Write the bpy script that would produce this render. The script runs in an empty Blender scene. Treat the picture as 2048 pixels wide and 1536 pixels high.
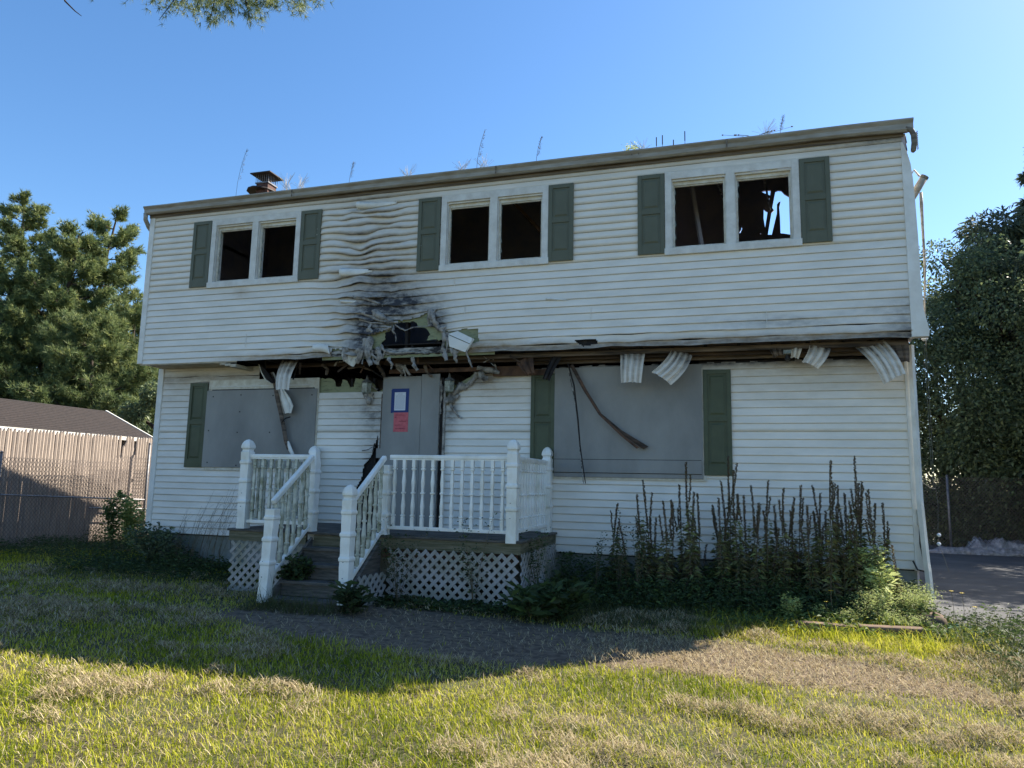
import bpy, math, random
import numpy as np
from mathutils import Vector, Matrix, noise
R = math.radians
rng = np.random.default_rng(7); random.seed(7)
SC = bpy.context.scene
COL = SC.collection
# ------------------------------------------------------------------ camera, sky, sun, exposure
CAMP = Vector((9.0699, -9.1284, 0.9181)); FPX = 1423.84
ROW = ((0.9564875, 0.2910746, 0.02018026), (0.02080615, -0.1370312, 0.9903482), (-0.29103053, 0.9468358, 0.13712477))
cam = bpy.data.cameras.new('camera'); camo = bpy.data.objects.new('camera', cam); COL.objects.link(camo)
m = Matrix(((ROW[0][0], ROW[1][0], -ROW[2][0], CAMP.x), (ROW[0][1], ROW[1][1], -ROW[2][1], CAMP.y), (ROW[0][2], ROW[1][2], -ROW[2][2], CAMP.z), (0, 0, 0, 1)))
camo.matrix_world = m
cam.sensor_width = 36; cam.lens = FPX * 36 / 2048; cam.clip_start = .05; cam.clip_end = 2000
SC.camera = camo
SUN = Vector((0.768, 0.778, 1.0)).normalized()
W = bpy.data.worlds.new("World"); SC.world = W; W.use_nodes = True
wn = W.node_tree; bgn = wn.nodes['Background']
sky = wn.nodes.new('ShaderNodeTexSky'); sky.sky_type = 'NISHITA'; sky.sun_disc = False
sky.sun_elevation = math.asin(SUN.z); sky.sun_rotation = math.atan2(SUN.x, SUN.y)
sky.air_density = 1.0; sky.dust_density = 0.35; sky.ozone_density = 3.0
hs = wn.nodes.new('ShaderNodeHueSaturation'); hs.inputs['Saturation'].default_value = 1.18
wn.links.new(sky.outputs[0], hs.inputs['Color']); wn.links.new(hs.outputs[0], bgn.inputs[0]); bgn.inputs[1].default_value = 0.087
sl = bpy.data.lights.new('sun', 'SUN'); sl.energy = 5.0; sl.angle = R(.53); sl.color = (1, .93, .80)
so = bpy.data.objects.new('sun', sl); COL.objects.link(so); so.rotation_euler = SUN.to_track_quat('Z', 'Y').to_euler()
so.location = (20, 20, 30)
SC.view_settings.view_transform = 'Standard'; SC.view_settings.look = 'None'
SC.view_settings.exposure = 1.42; SC.view_settings.gamma = 1; SC.view_settings.use_curve_mapping = False
SC.cycles.max_bounces = 8; SC.cycles.use_denoising = True


def at(u, v, x=None, y=None, z=None):
    """world point seen at photograph pixel (u, v) on the given real plane"""
    q = ((u - 1024) / FPX, -(v - 768) / FPX, 1.0)
    r = [sum(ROW[k][i] * q[k] for k in range(3)) for i in range(3)]
    if x is not None: t = (x - CAMP.x) / r[0]
    elif y is not None: t = (y - CAMP.y) / r[1]
    else: t = (z - CAMP.z) / r[2]
    return Vector([CAMP[i] + t * r[i] for i in range(3)])


# ------------------------------------------------------------------ materials
MATS = {}
def mat(name, col, rough=.7, col2=None, scale=6, bump=0.0, bscale=40, spec=.3, metal=0, stretch=(1, 1, 1), detail=6, ramp=(.35, .65), coord='Object', extra=None, trans=0):
    m = bpy.data.materials.new(name); m.use_nodes = True; nt = m.node_tree; N = nt.nodes; L = nt.links
    b = N['Principled BSDF']; b.inputs['Roughness'].default_value = rough; b.inputs['Metallic'].default_value = metal
    b.inputs['Specular IOR Level'].default_value = spec
    tc = N.new('ShaderNodeNewGeometry'); mp = N.new('ShaderNodeMapping'); mp.inputs['Scale'].default_value = stretch
    L.new(tc.outputs['Position'], mp.inputs[0])
    rgb = N.new('ShaderNodeRGB'); rgb.outputs[0].default_value = (*col, 1); out = rgb.outputs[0]
    if col2 is not None:
        nz = N.new('ShaderNodeTexNoise'); nz.inputs['Scale'].default_value = scale; nz.inputs['Detail'].default_value = detail
        nz.inputs['Roughness'].default_value = .62
        L.new(mp.outputs[0], nz.inputs[0]); mr = N.new('ShaderNodeMapRange'); mr.inputs[1].default_value = ramp[0]; mr.inputs[2].default_value = ramp[1]
        L.new(nz.outputs[0], mr.inputs[0]); mx = N.new('ShaderNodeMix'); mx.data_type = 'RGBA'
        L.new(mr.outputs[0], mx.inputs[0]); L.new(out, mx.inputs[6]); mx.inputs[7].default_value = (*col2, 1); out = mx.outputs[2]
    if extra: out = extra(nt, out, mp)
    L.new(out, b.inputs['Base Color'])
    if bump:
        nb = N.new('ShaderNodeTexNoise'); nb.inputs['Scale'].default_value = bscale; nb.inputs['Detail'].default_value = 5
        L.new(mp.outputs[0], nb.inputs[0]); bp = N.new('ShaderNodeBump'); bp.inputs['Strength'].default_value = bump; bp.inputs['Distance'].default_value = .01
        L.new(nb.outputs[0], bp.inputs['Height']); L.new(bp.outputs[0], b.inputs['Normal'])
    if trans:
        tr = N.new('ShaderNodeBsdfTranslucent'); ms = N.new('ShaderNodeMixShader'); ms.inputs[0].default_value = trans
        L.new(out, tr.inputs[0]); L.new(b.outputs[0], ms.inputs[1]); L.new(tr.outputs[0], ms.inputs[2])
        L.new(ms.outputs[0], N['Material Output'].inputs[0])
    MATS[name] = m; return m

def rnd_tint(*cols):
    """blend through colours by the per-vertex attribute rnd"""
    def f(nt, out, mp):
        a = nt.nodes.new('ShaderNodeAttribute'); a.attribute_name = 'rnd'
        r = nt.nodes.new('ShaderNodeValToRGB'); e = r.color_ramp.elements
        e[0].color = (*cols[0], 1); e[1].color = (*cols[-1], 1)
        for i, c in enumerate(cols[1:-1]): x = e.new((i + 1) / (len(cols) - 1)); x.color = (*c, 1)
        nt.links.new(a.outputs['Fac'], r.inputs[0]); return r.outputs[0]
    return f

def siding_extra(nt, out, mp):
    N, L = nt.nodes, nt.links
    def mixin(out, attr, col, sc, lo, hi, stretch):
        a = N.new('ShaderNodeAttribute'); a.attribute_name = attr
        m2 = N.new('ShaderNodeMapping'); m2.inputs['Scale'].default_value = stretch; g = N.new('ShaderNodeNewGeometry'); L.new(g.outputs['Position'], m2.inputs[0])
        nz = N.new('ShaderNodeTexNoise'); nz.inputs['Scale'].default_value = sc; nz.inputs['Detail'].default_value = 8; nz.inputs['Roughness'].default_value = .68
        L.new(m2.outputs[0], nz.inputs[0])
        mr = N.new('ShaderNodeMapRange'); mr.inputs[1].default_value = .25; mr.inputs[2].default_value = .75; mr.inputs[3].default_value = lo; mr.inputs[4].default_value = hi
        L.new(nz.outputs[0], mr.inputs[0]); mu = N.new('ShaderNodeMath'); mu.operation = 'MULTIPLY'; mu.use_clamp = True
        L.new(a.outputs['Fac'], mu.inputs[0]); L.new(mr.outputs[0], mu.inputs[1])
        mx = N.new('ShaderNodeMix'); mx.data_type = 'RGBA'; L.new(mu.outputs[0], mx.inputs[0]); L.new(out, mx.inputs[6]); mx.inputs[7].default_value = (*col, 1)
        return mx.outputs[2]
    out = mixin(out, 'scorch_bounce', (.30, .20, .095), 5, .35, 1.35, (1, 1, 3))
    out = mixin(out, 'soot_shade', (.035, .033, .035), 7, .3, 1.6, (1, 1, 2.2))
    return out

M = dict(
    siding=mat('vinyl siding', (.83, .79, .715), .5, (.70, .67, .60), 1.6, stretch=(1, 1, 4), extra=siding_extra, bump=.08, bscale=9),
    vinyl=mat('white vinyl trim', (.80, .78, .72), .45, (.66, .63, .56), 5, bump=.05),
    trimgrey=mat('weathered white trim', (.72, .70, .64), .55, (.58, .55, .49), 7, bump=.1),
    sash=mat('cream sash', (.70, .67, .58), .5, (.52, .46, .35), 9),
    melted=mat('melted vinyl', (.34, .31, .27), .5, (.035, .03, .028), 12, bump=.5, bscale=30, ramp=(.44, .70)),
    soffitv=mat('scorched soffit vinyl', (.62, .58, .48), .5, (.20, .15, .10), 9, ramp=(.50, .78)),
    soffitw=mat('soffit vinyl', (.55, .50, .40), .6, (.40, .33, .22), 6),
    shutter=mat('green shutter', (.105, .110, .072), .5, (.12, .125, .085), 4, bump=.05),
    shutter2=mat('olive shutter', (.085, .10, .055), .5, (.065, .075, .042), 4, bump=.05),
    ply=mat('grey painted board', (.30, .29, .265), .6, (.21, .205, .19), 1.3, stretch=(1, 1, .5), bump=.25, bscale=40),
    foam=mat('green foam board', (.26, .27, .15), .7, (.12, .12, .07), 9, stretch=(1, 1, 5), ramp=(.5, .72)),
    char=mat('charred wood', (.018, .015, .014), .85, (.06, .045, .035), 10, bump=.6, bscale=45, ramp=(.5, .8)),
    rim=mat('scorched rim board', (.10, .065, .045), .8, (.02, .016, .014), 3.5, stretch=(.5, 1, 7), bump=.4),
    rim2=mat('weathered scorched board', (.20, .15, .11), .8, (.035, .028, .024), 2.6, stretch=(.6, 1, 8), bump=.4),
    ash=mat('ashen board', (.42, .39, .34), .8, (.03, .026, .024), 5, stretch=(1, 1, 4), bump=.4, ramp=(.42, .56)),
    wood=mat('warm burnt wood', (.16, .085, .05), .8, (.05, .03, .022), 5, bump=.3),
    dark=mat('sooted interior', (.36, .36, .46), .95, (.56, .50, .50), 1.7, bump=.3, bscale=8),
    gutter=mat('dirty aluminium gutter', (.37, .35, .31), .5, (.25, .22, .17), 3, stretch=(1, 1, 6)),
    gutterb=mat('sooty fascia', (.24, .20, .15), .7, (.09, .07, .055), 3, stretch=(.5, 1, 9)),
    roof=mat('asphalt shingles', (.11, .10, .095), .95, (.06, .056, .052), 20, bump=.5),
    droof=mat('shingles with tree shade', (.045, .034, .030), .95, (.022, .018, .017), 20, bump=.5),  # garage shingles: shadow of the pines put in as a darker colour
    drygrass=mat('dry roof grass', (.42, .36, .24), .8),
    conc=mat('concrete foundation', (.27, .27, .25), .9, (.16, .17, .13), 4, bump=.3),
    deckw=mat('weathered deck board', (.16, .14, .12), .85, (.06, .055, .045), 5, stretch=(1, 1, 8), bump=.5),
    fasc=mat('mossy rim wood', (.21, .18, .12), .85, (.08, .08, .04), 4, stretch=(.6, 1, 9), bump=.5),
    rail=mat('white railing', (.84, .82, .76), .35, (.62, .58, .46), 5, ramp=(.45, .8), stretch=(1, 1, .6), spec=.5),
    raild=mat('dirty railing', (.62, .61, .51), .5, (.20, .20, .11), 9, ramp=(.42, .68)),
    lattice=mat('pinkish white lattice', (.38, .35, .33), .7, (.22, .21, .14), 2.4, ramp=(.42, .66)),
    picket=mat('grey cedar picket', (.42, .34, .28), .9, (.26, .21, .18), 3, stretch=(9, 9, .8), bump=.5),
    metal=mat('galvanised steel', (.22, .22, .23), .5, (.13, .12, .12), 20, metal=.4),
    wire=mat('chain link wire', (.16, .13, .12), .6),
    rustm=mat('rusty cap', (.035, .03, .03), .7, (.06, .035, .025), 20),
    flue=mat('clay flue', (.13, .06, .045), .8, (.06, .03, .025), 12),
    blue=mat('blue tape', (.008, .03, .15), .5),
    paper=mat('white paper', (.62, .64, .68), .6),
    pink=mat('pink paper', (.60, .14, .15), .6, (.50, .10, .12), 20),
    ink=mat('red ink', (.12, .012, .03), .6), greyink=mat('grey print', (.28, .29, .32), .6),
    glass=mat('grimy lamp glass', (.30, .32, .27), .25, (.12, .13, .1), 20, spec=.5),
    black=mat('black metal', (.02, .02, .02), .5, (.05, .045, .04), 20),
    lampg=mat('grey lamp housing', (.20, .19, .17), .5, (.10, .09, .07), 14),
    bark=mat('pine bark', (.075, .055, .045), .95, (.03, .024, .02), 5, stretch=(3, 3, .6), bump=.6),
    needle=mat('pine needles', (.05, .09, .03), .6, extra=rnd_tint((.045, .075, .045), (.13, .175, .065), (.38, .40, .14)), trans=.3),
    leaf=mat('broad leaves', (.05, .09, .03), .5, extra=rnd_tint((.06, .085, .055), (.14, .18, .085), (.34, .38, .15)), trans=.35),
    cedar=mat('cedar sprays', (.05, .09, .03), .6, extra=rnd_tint((.06, .08, .06), (.10, .125, .085), (.15, .18, .10)), trans=.2),
    weed=mat('weed leaves', (.05, .09, .03), .6, extra=rnd_tint((.035, .05, .02), (.06, .095, .03), (.11, .16, .04)), trans=.35),
    weedl=mat('pale feathery weed', (.05, .09, .03), .6, extra=rnd_tint((.26, .32, .10), (.46, .52, .18), (.64, .66, .30)), trans=.4),
    primrose=mat('drying primrose', (.05, .05, .03), .7, extra=rnd_tint((.12, .08, .055), (.18, .17, .08), (.28, .32, .11)), trans=.3),
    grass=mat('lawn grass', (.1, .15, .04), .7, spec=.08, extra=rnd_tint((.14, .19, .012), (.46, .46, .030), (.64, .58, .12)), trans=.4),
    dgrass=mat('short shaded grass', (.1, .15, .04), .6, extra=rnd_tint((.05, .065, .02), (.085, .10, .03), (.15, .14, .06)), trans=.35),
    thatch=mat('dry clippings', (.3, .22, .12), .9, spec=.05, extra=rnd_tint((.14, .10, .06), (.38, .30, .17), (.62, .52, .33)), trans=.25),
    drystem=mat('dry stem', (.16, .12, .07), .8, (.10, .08, .05), 10),
    log=mat('weathered timber edging', (.20, .13, .09), .9, (.10, .07, .05), 6, bump=.5),
    asphalt=mat('worn asphalt', (.10, .10, .105), .95, (.065, .064, .068), 1.3, bump=.35, bscale=90),
    foil=mat('grey plastic sheeting', (.34, .35, .38), .4, (.15, .15, .17), 14, bump=1, bscale=14, spec=.5),
    greenp=mat('green board', (.05, .16, .09), .5, (.03, .10, .06), 8),
    yellow=mat('yellow petals', (.62, .45, .03), .6),
)

# ------------------------------------------------------------------ mesh helpers
class MB:
    def __init__(s): s.v = []; s.f = []
    def add(s, vs, fs):
        o = len(s.v); s.v += [tuple(v) for v in vs]; s.f += [tuple(i + o for i in f) for f in fs]; return s
    def box(s, a, b, mtx=None):
        (x0, y0, z0), (x1, y1, z1) = a, b
        vs = [Vector(p) for p in ((x0, y0, z0), (x1, y0, z0), (x1, y1, z0), (x0, y1, z0), (x0, y0, z1), (x1, y0, z1), (x1, y1, z1), (x0, y1, z1))]
        if mtx is not None: vs = [mtx @ v for v in vs]
        return s.add(vs, [(0, 3, 2, 1), (4, 5, 6, 7), (0, 1, 5, 4), (1, 2, 6, 5), (2, 3, 7, 6), (3, 0, 4, 7)])
    def bar(s, p, q, w, h, up=(0, 0, 1)):
        p, q = Vector(p), Vector(q); d = (q - p).normalized(); u = Vector(up); r = d.cross(u)
        if r.length < 1e-4: r = d.cross(Vector((0, 1, 0)))
        r.normalize(); u = r.cross(d)
        vs = []
        for c in (p, q):
            for a, b in ((-1, -1), (1, -1), (1, 1), (-1, 1)): vs.append(c + r * (a * w / 2) + u * (b * h / 2))
        return s.add(vs, [(3, 2, 1, 0), (4, 5, 6, 7), (0, 1, 5, 4), (1, 2, 6, 5), (2, 3, 7, 6), (3, 0, 4, 7)])
    def tube(s, pts, rad, n=6, cap=True):
        pts = [Vector(p) for p in pts]; k = len(pts)
        if not hasattr(rad, '__len__'): rad = [rad] * k
        o = len(s.v); ref = Vector((0, 0, 1)) if abs((pts[-1] - pts[0]).normalized().z) < .9 else Vector((0, 1, 0))
        for i, p in enumerate(pts):
            d = (pts[min(i + 1, k - 1)] - pts[max(i - 1, 0)]).normalized(); a = d.cross(ref)
            if a.length < 1e-5: a = Vector((1, 0, 0))
            a.normalize(); b = d.cross(a)
            for j in range(n):
                t = 2 * math.pi * j / n; s.v.append(tuple(p + a * (math.cos(t) * rad[i]) + b * (math.sin(t) * rad[i])))
        for i in range(k - 1):
            for j in range(n):
                j2 = (j + 1) % n; s.f.append((o + i * n + j, o + i * n + j2, o + (i + 1) * n + j2, o + (i + 1) * n + j))
        if cap: s.f.append(tuple(o + j for j in range(n))[::-1]); s.f.append(tuple(o + (k - 1) * n + j for j in range(n)))
        return s
    def stack(s, prof, cx, cy, n=4, rot=math.pi / 4, tilt=None):
        """profile of (z, half width) with n-sided rings"""
        o = len(s.v); k = len(prof); f = 1 / math.cos(math.pi / n)
        for z, r in prof:
            for j in range(n):
                t = rot + 2 * math.pi * j / n; ox, oy = (tilt(z) if tilt else (0, 0))
                s.v.append((cx + ox + math.cos(t) * r * f, cy + oy + math.sin(t) * r * f, z))
        for i in range(k - 1):
            for j in range(n):
                j2 = (j + 1) % n; s.f.append((o + i * n + j, o + i * n + j2, o + (i + 1) * n + j2, o + (i + 1) * n + j))
        s.f.append(tuple(o + j for j in range(n))[::-1]); s.f.append(tuple(o + (k - 1) * n + j for j in range(n))); return s
    def ribbon(s, pts, wid, wdir, thick=.002, curl=0):
        """thin strip that follows pts, as wide as wid along wdir"""
        pts = [Vector(p) for p in pts]; k = len(pts); o = len(s.v)
        for i, p in enumerate(pts):
            w = wid[i] if hasattr(wid, '__len__') else wid
            wd = Vector(wdir[i] if hasattr(wdir[0], '__len__') else wdir).normalized()
            d = (pts[min(i + 1, k - 1)] - pts[max(i - 1, 0)]).normalized(); nn = d.cross(wd).normalized()
            mid = p + nn * (curl * w)
            for q in (p - wd * (w / 2), mid, p + wd * (w / 2)): s.v.append(tuple(q)); s.v.append(tuple(q + nn * thick))
        for i in range(k - 1):
            a = o + i * 6; b = a + 6
            s.f += [(a, a + 2, b + 2, b), (a + 2, a + 4, b + 4, b + 2), (a + 1, b + 1, b + 3, a + 3), (a + 3, b + 3, b + 5, a + 5), (a, b, b + 1, a + 1), (a + 4, a + 5, b + 5, b + 4)]
        return s
    def build(s, name, material, parent=None, smooth=False, bevel=0, label=None):
        me = bpy.data.meshes.new(name); me.from_pydata(s.v, [], s.f); me.materials.append(material); me.update()
        o = bpy.data.objects.new(name, me); COL.objects.link(o)
        if parent is not None: o.parent = parent; o.matrix_parent_inverse = parent.matrix_world.inverted() if False else Matrix.Translation(-Vector(parent.get('_o', (0, 0, 0))))
        if smooth:
            me.polygons.foreach_set('use_smooth', [True] * len(me.polygons))
        if bevel:
            b = o.modifiers.new('b', 'BEVEL'); b.width = bevel; b.segments = 2; b.limit_method = 'ANGLE'
        if label: o['label'] = label
        return o

def tag(o, label=None, cat=None, group=None, kind=None):
    if label: o['label'] = label
    if cat: o['category'] = cat
    if group: o['group'] = group
    if kind: o['kind'] = kind
    return o
def thing(name, loc, label, cat, group=None):
    o = bpy.data.objects.new(name, None); COL.objects.link(o); o.location = loc; o['_o'] = tuple(loc); o.empty_display_size = .2
    return tag(o, label, cat, group)
def rawmesh(name, V, F, material, parent=None, rnd=None, smooth=False):
    """numpy mesh: V (n,3), F (m,k) all faces with the same number of corners"""
    me = bpy.data.meshes.new(name); n, k = F.shape
    me.vertices.add(len(V)); me.vertices.foreach_set('co', V.astype(np.float32).ravel())
    me.loops.add(n * k); me.loops.foreach_set('vertex_index', F.astype(np.int32).ravel())
    me.polygons.add(n); me.polygons.foreach_set('loop_start', np.arange(0, n * k, k, dtype=np.int32)); me.polygons.foreach_set('loop_total', np.full(n, k, dtype=np.int32))
    if smooth: me.polygons.foreach_set('use_smooth', np.ones(n, dtype=bool))
    me.update(calc_edges=True); me.materials.append(material)
    if rnd is not None:
        a = me.attributes.new('rnd', 'FLOAT', 'POINT'); a.data.foreach_set('value', np.clip(rnd, 0, 1).astype(np.float32))
    o = bpy.data.objects.new(name, me); COL.objects.link(o)
    if parent is not None: o.parent = parent; o.matrix_parent_inverse = Matrix.Translation(-Vector(parent.get('_o', (0, 0, 0))))
    return o
def plate(name, outer, holes, y, thick, material, parent=None):
    """flat board in the plane y with an outline and holes given in (x, z)"""
    cu = bpy.data.curves.new(name, 'CURVE'); cu.dimensions = '2D'; cu.fill_mode = 'BOTH'; cu.extrude = thick / 2
    for poly in [outer] + holes:
        sp = cu.splines.new('POLY'); sp.points.add(len(poly) - 1)
        for i, (px, pz) in enumerate(poly): sp.points[i].co = (px, pz, 0, 1)
        sp.use_cyclic_u = True
    t = bpy.data.objects.new('tmp', cu); COL.objects.link(t)
    me = bpy.data.meshes.new_from_object(t.evaluated_get(bpy.context.evaluated_depsgraph_get())); bpy.data.objects.remove(t)
    me.transform(Matrix(((1, 0, 0, 0), (0, 0, -1, y + thick / 2), (0, 1, 0, 0), (0, 0, 0, 1)))); me.materials.clear(); me.materials.append(material); me.name = name
    o = bpy.data.objects.new(name, me); COL.objects.link(o)
    if parent is not None: o.parent = parent; o.matrix_parent_inverse = Matrix.Translation(-Vector(parent.get('_o', (0, 0, 0))))
    return o
def rough_poly(pts, step=.03, amp=.015, seed=0, closed=True):
    """walk round a polygon and make its outline ragged"""
    out = []; rr = random.Random(seed)
    for i in range(len(pts) if closed else len(pts) - 1):
        a = Vector(pts[i]); b = Vector(pts[(i + 1) % len(pts)]); n = max(1, int((b - a).length / step))
        for k in range(n):
            p = a.lerp(b, k / n); out.append((p.x + rr.uniform(-amp, amp), p.y + rr.uniform(-amp, amp)))
    return out
def inpoly(x, z, P):
    c = False; j = len(P) - 1
    for i in range(len(P)):
        if (P[i][1] > z) != (P[j][1] > z) and x < (P[j][0] - P[i][0]) * (z - P[i][1]) / (P[j][1] - P[i][1]) + P[i][0]: c = not c
        j = i
    return c
def g2(x, z, cx, cz, sx, sz): return math.exp(-((x - cx) / sx) ** 2 - ((z - cz) / sz) ** 2)
def nz(x, y, z=0): return noise.noise(Vector((x, y, z)))
def zpix(pts, ox, oy, s, y):   # outline read off an enlarged view of the photograph, put on the wall plane y
    return [(lambda p: (p.x, p.z))(at(ox + u / s, oy + v / s, y=y)) for u, v in pts]

# ------------------------------------------------------------------ house
C = .1016; D = .4724; XL, XR = 0.0, 11.13; ZU = 2.7616; GZ = -.5
house = thing('house', (5.5, 3.5, GZ), 'fire-damaged two-storey white vinyl-sided house with olive shutters and boarded-up ground floor', 'house')

UPHOLE = zpix([(425, 255), (560, 268), (740, 262), (880, 238), (905, 262), (885, 330), (965, 372), (1050, 408), (1180, 398), (1292, 395), (1312, 505), (1240, 515), (1180, 640), (1040, 640), (780, 650), (430, 690), (330, 700), (345, 560), (420, 470), (380, 430), (470, 400), (610, 352), (540, 335), (430, 290)], 640, 560, 4.096, 0)
UPHOLE2 = zpix([(105, 548), (205, 556), (190, 690), (90, 690)], 640, 560, 4.096, 0)
UPHOLE3 = zpix([(118, 1176), (235, 1172), (250, 1195), (170, 1212)], 1100, 220, 2.56, 0)
FOAMHOLE = zpix([(615, 345), (780, 340), (800, 382), (870, 402), (895, 440), (868, 490), (1000, 492), (1005, 600), (430, 620), (430, 556), (520, 575), (492, 520), (530, 480), (528, 430), (590, 400)], 640, 560, 4.096, 0)

def upper_mask(x, z):
    j = .022 * nz(x * 11, z * 11, 3)
    if inpoly(x + j, z + j, UPHOLE) or inpoly(x + j, z + j, UPHOLE2) or inpoly(x, z, UPHOLE3): return False
    return True
def upper_disp(x, k, t):
    z = ZU + (k + t) * C
    # melted sag round the burn, and waves that die out away from it
    s = -.11 * math.exp(-((x - 4.65) / .62) ** 2) * math.exp(-((z - 3.15) / .42) ** 2)
    heat = math.exp(-((x - 4.0) / .75) ** 2) * (1 if z < 4.95 else .3)
    kk = k + t
    w = .075 * heat * nz(x * 1.7, kk * .45, 1) + .03 * heat * nz(x * 5, kk * .8, 5)
    w -= .03 * math.exp(-((x - 3.95) / .55) ** 2) * (.5 + .5 * math.sin(kk * .9))
    edge = math.exp(-((z - 2.72) / .22) ** 2)
    lw = edge * (.022 * nz(x * 1.1, k, 9) + .012 * nz(x * 4, k, 8)) * (1 if x > 2.2 else .15)
    b = (.06 * heat + .02 * edge * (1 if x > 2.2 else .1)) * (.5 + 1.3 * nz(x * 2.5, k * 1.7, 7)) * t_bulge(t)
    small = .0025 * nz(x * 1.2, k * 5.1, 2)
    return -abs(b), s + w + lw + small
def t_bulge(t): return 1 - .6 * t
def upper_soot(x, z):
    so = .72 * g2(x, z, 4.55, 3.52, .42, .12) + .8 * g2(x, z, 4.02, 3.2, .22, .32) + .35 * g2(x, z, 4.3, 3.8, .5, .16) + .85 * g2(x, z, 5.15, 3.1, .16, .28) + .55 * g2(x, z, 4.4, 3.3, .75, .4)
    so += .28 * math.exp(-((x - 4.1) / .6) ** 2) * math.exp(-((z - 4.1) / .8) ** 2) * (.6 + 1.2 * max(0, nz(x * 2, z * 9, 4)))
    so += .5 * math.exp(-((z - 2.71) / .05) ** 2) * (1 / (1 + math.exp(-(x - 2.6) * 3)))
    so += .38 * math.exp(-((z - 2.95) / .17) ** 2) * max(0, min(1, (x - 7.5) / 2)) * (.5 + nz(x * 1.4, z * 5, 3))
    so += .7 * g2(x, z, 10.9, 5.25, .6, .16) + .25 * math.exp(-((z - 5.2) / .07) ** 2)
    so += .45 * g2(x, z, 4.0, 2.85, .45, .18) + .4 * g2(x, z, 11.1, 2.9, .25, .3)
    sc = .75 * math.exp(-((z - 2.73) / .07) ** 2) * (1 / (1 + math.exp(-(x - 1.6) * 3))) + .3 * g2(x, z, 4.2, 3.7, .9, .5) + .55 * g2(x, z, 5.5, 2.85, .9, .13) + .12 * math.exp(-((x - 4.1) / 1.1) ** 2)
    sc += .45 * g2(x, z, 1.8, 3.78, .12, .08) + .15 * g2(x, z, 1.8, 3.75, .6, .1) + .1 * math.exp(-((z - 5.1) / .12) ** 2) + .008
    return so, sc

BURN = [(p_.x, p_.z) for p_ in [at(u_, v_, y=D) for u_, v_ in [(757, 868), (748, 900), (740, 918), (728, 930), (722, 960), (708, 985), (700, 1045), (720, 1075), (760, 1075)]]]
LOWTOP = 2.688
def lower_mask(x, z):
    j = .02 * nz(x * 9, z * 9, 6)
    if 2.95 < x < 4.12 and z > 2.235 + j * .3: return False
    if 5.02 < x < 5.66 and z + j > 1.98 + (x - 5.0) * .86: return False
    if 3.6 < x < 4.15 and inpoly(x + j, z + j, BURN): return False
    if z > 2.47 and 1.9 < x < 6.5 + j * 6: return False
    if z > 2.53 + j and x > 6.5: return False
    return True
def lower_disp(x, k, t):
    z = (k + t) * C
    w = .003 * nz(x * 1.3, k * 3.3, 2) + .018 * g2(x, z, 3.9, .9, .35, .6) * nz(x * 5, k * 1.7, 1) + .02 * g2(x, z, 1.6, 2.45, 1.5, .12) * nz(x * 3, k * 2, 7)
    return 0, w + .02 * math.exp(-((z - 2.5) / .1) ** 2) * nz(x * 1.8, 3, 3)
def lower_soot_bounce(x, z):
    so = .95 * g2(x, z, 4.08, .75, .16, .5) + .5 * g2(x, z, 3.95, 1.9, .2, .25) + .30 * g2(x, z, 4.0, 1.3, .3, .5) + .7 * g2(x, z, 5.22, 1.9, .1, .25)
    so += .75 * math.exp(-((z - 2.53) / .05) ** 2) * (1 if x > 5.5 else .45) + .3 * g2(x, z, 5.1, 1.2, .08, 1.0) + .7 * g2(x, z, 3.7, .05, .6, .05)
    so += .5 * g2(x, z, 5.6, 2.4, .3, .12) + .22 * g2(x, z, 3.6, 2.0, .4, .3)
    sc = .55 * math.exp(-((z - 2.5) / .13) ** 2) + .22 * math.exp(-((z - 2.2) / .2) ** 2) + .35 * g2(x, z, 5.75, 2.35, .35, .2) + .008 + .1 * math.exp(-((z - .05) / .1) ** 2)  # yellow band below the overhang: smoke stain plus painted-in bounce light
    return so, sc

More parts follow.
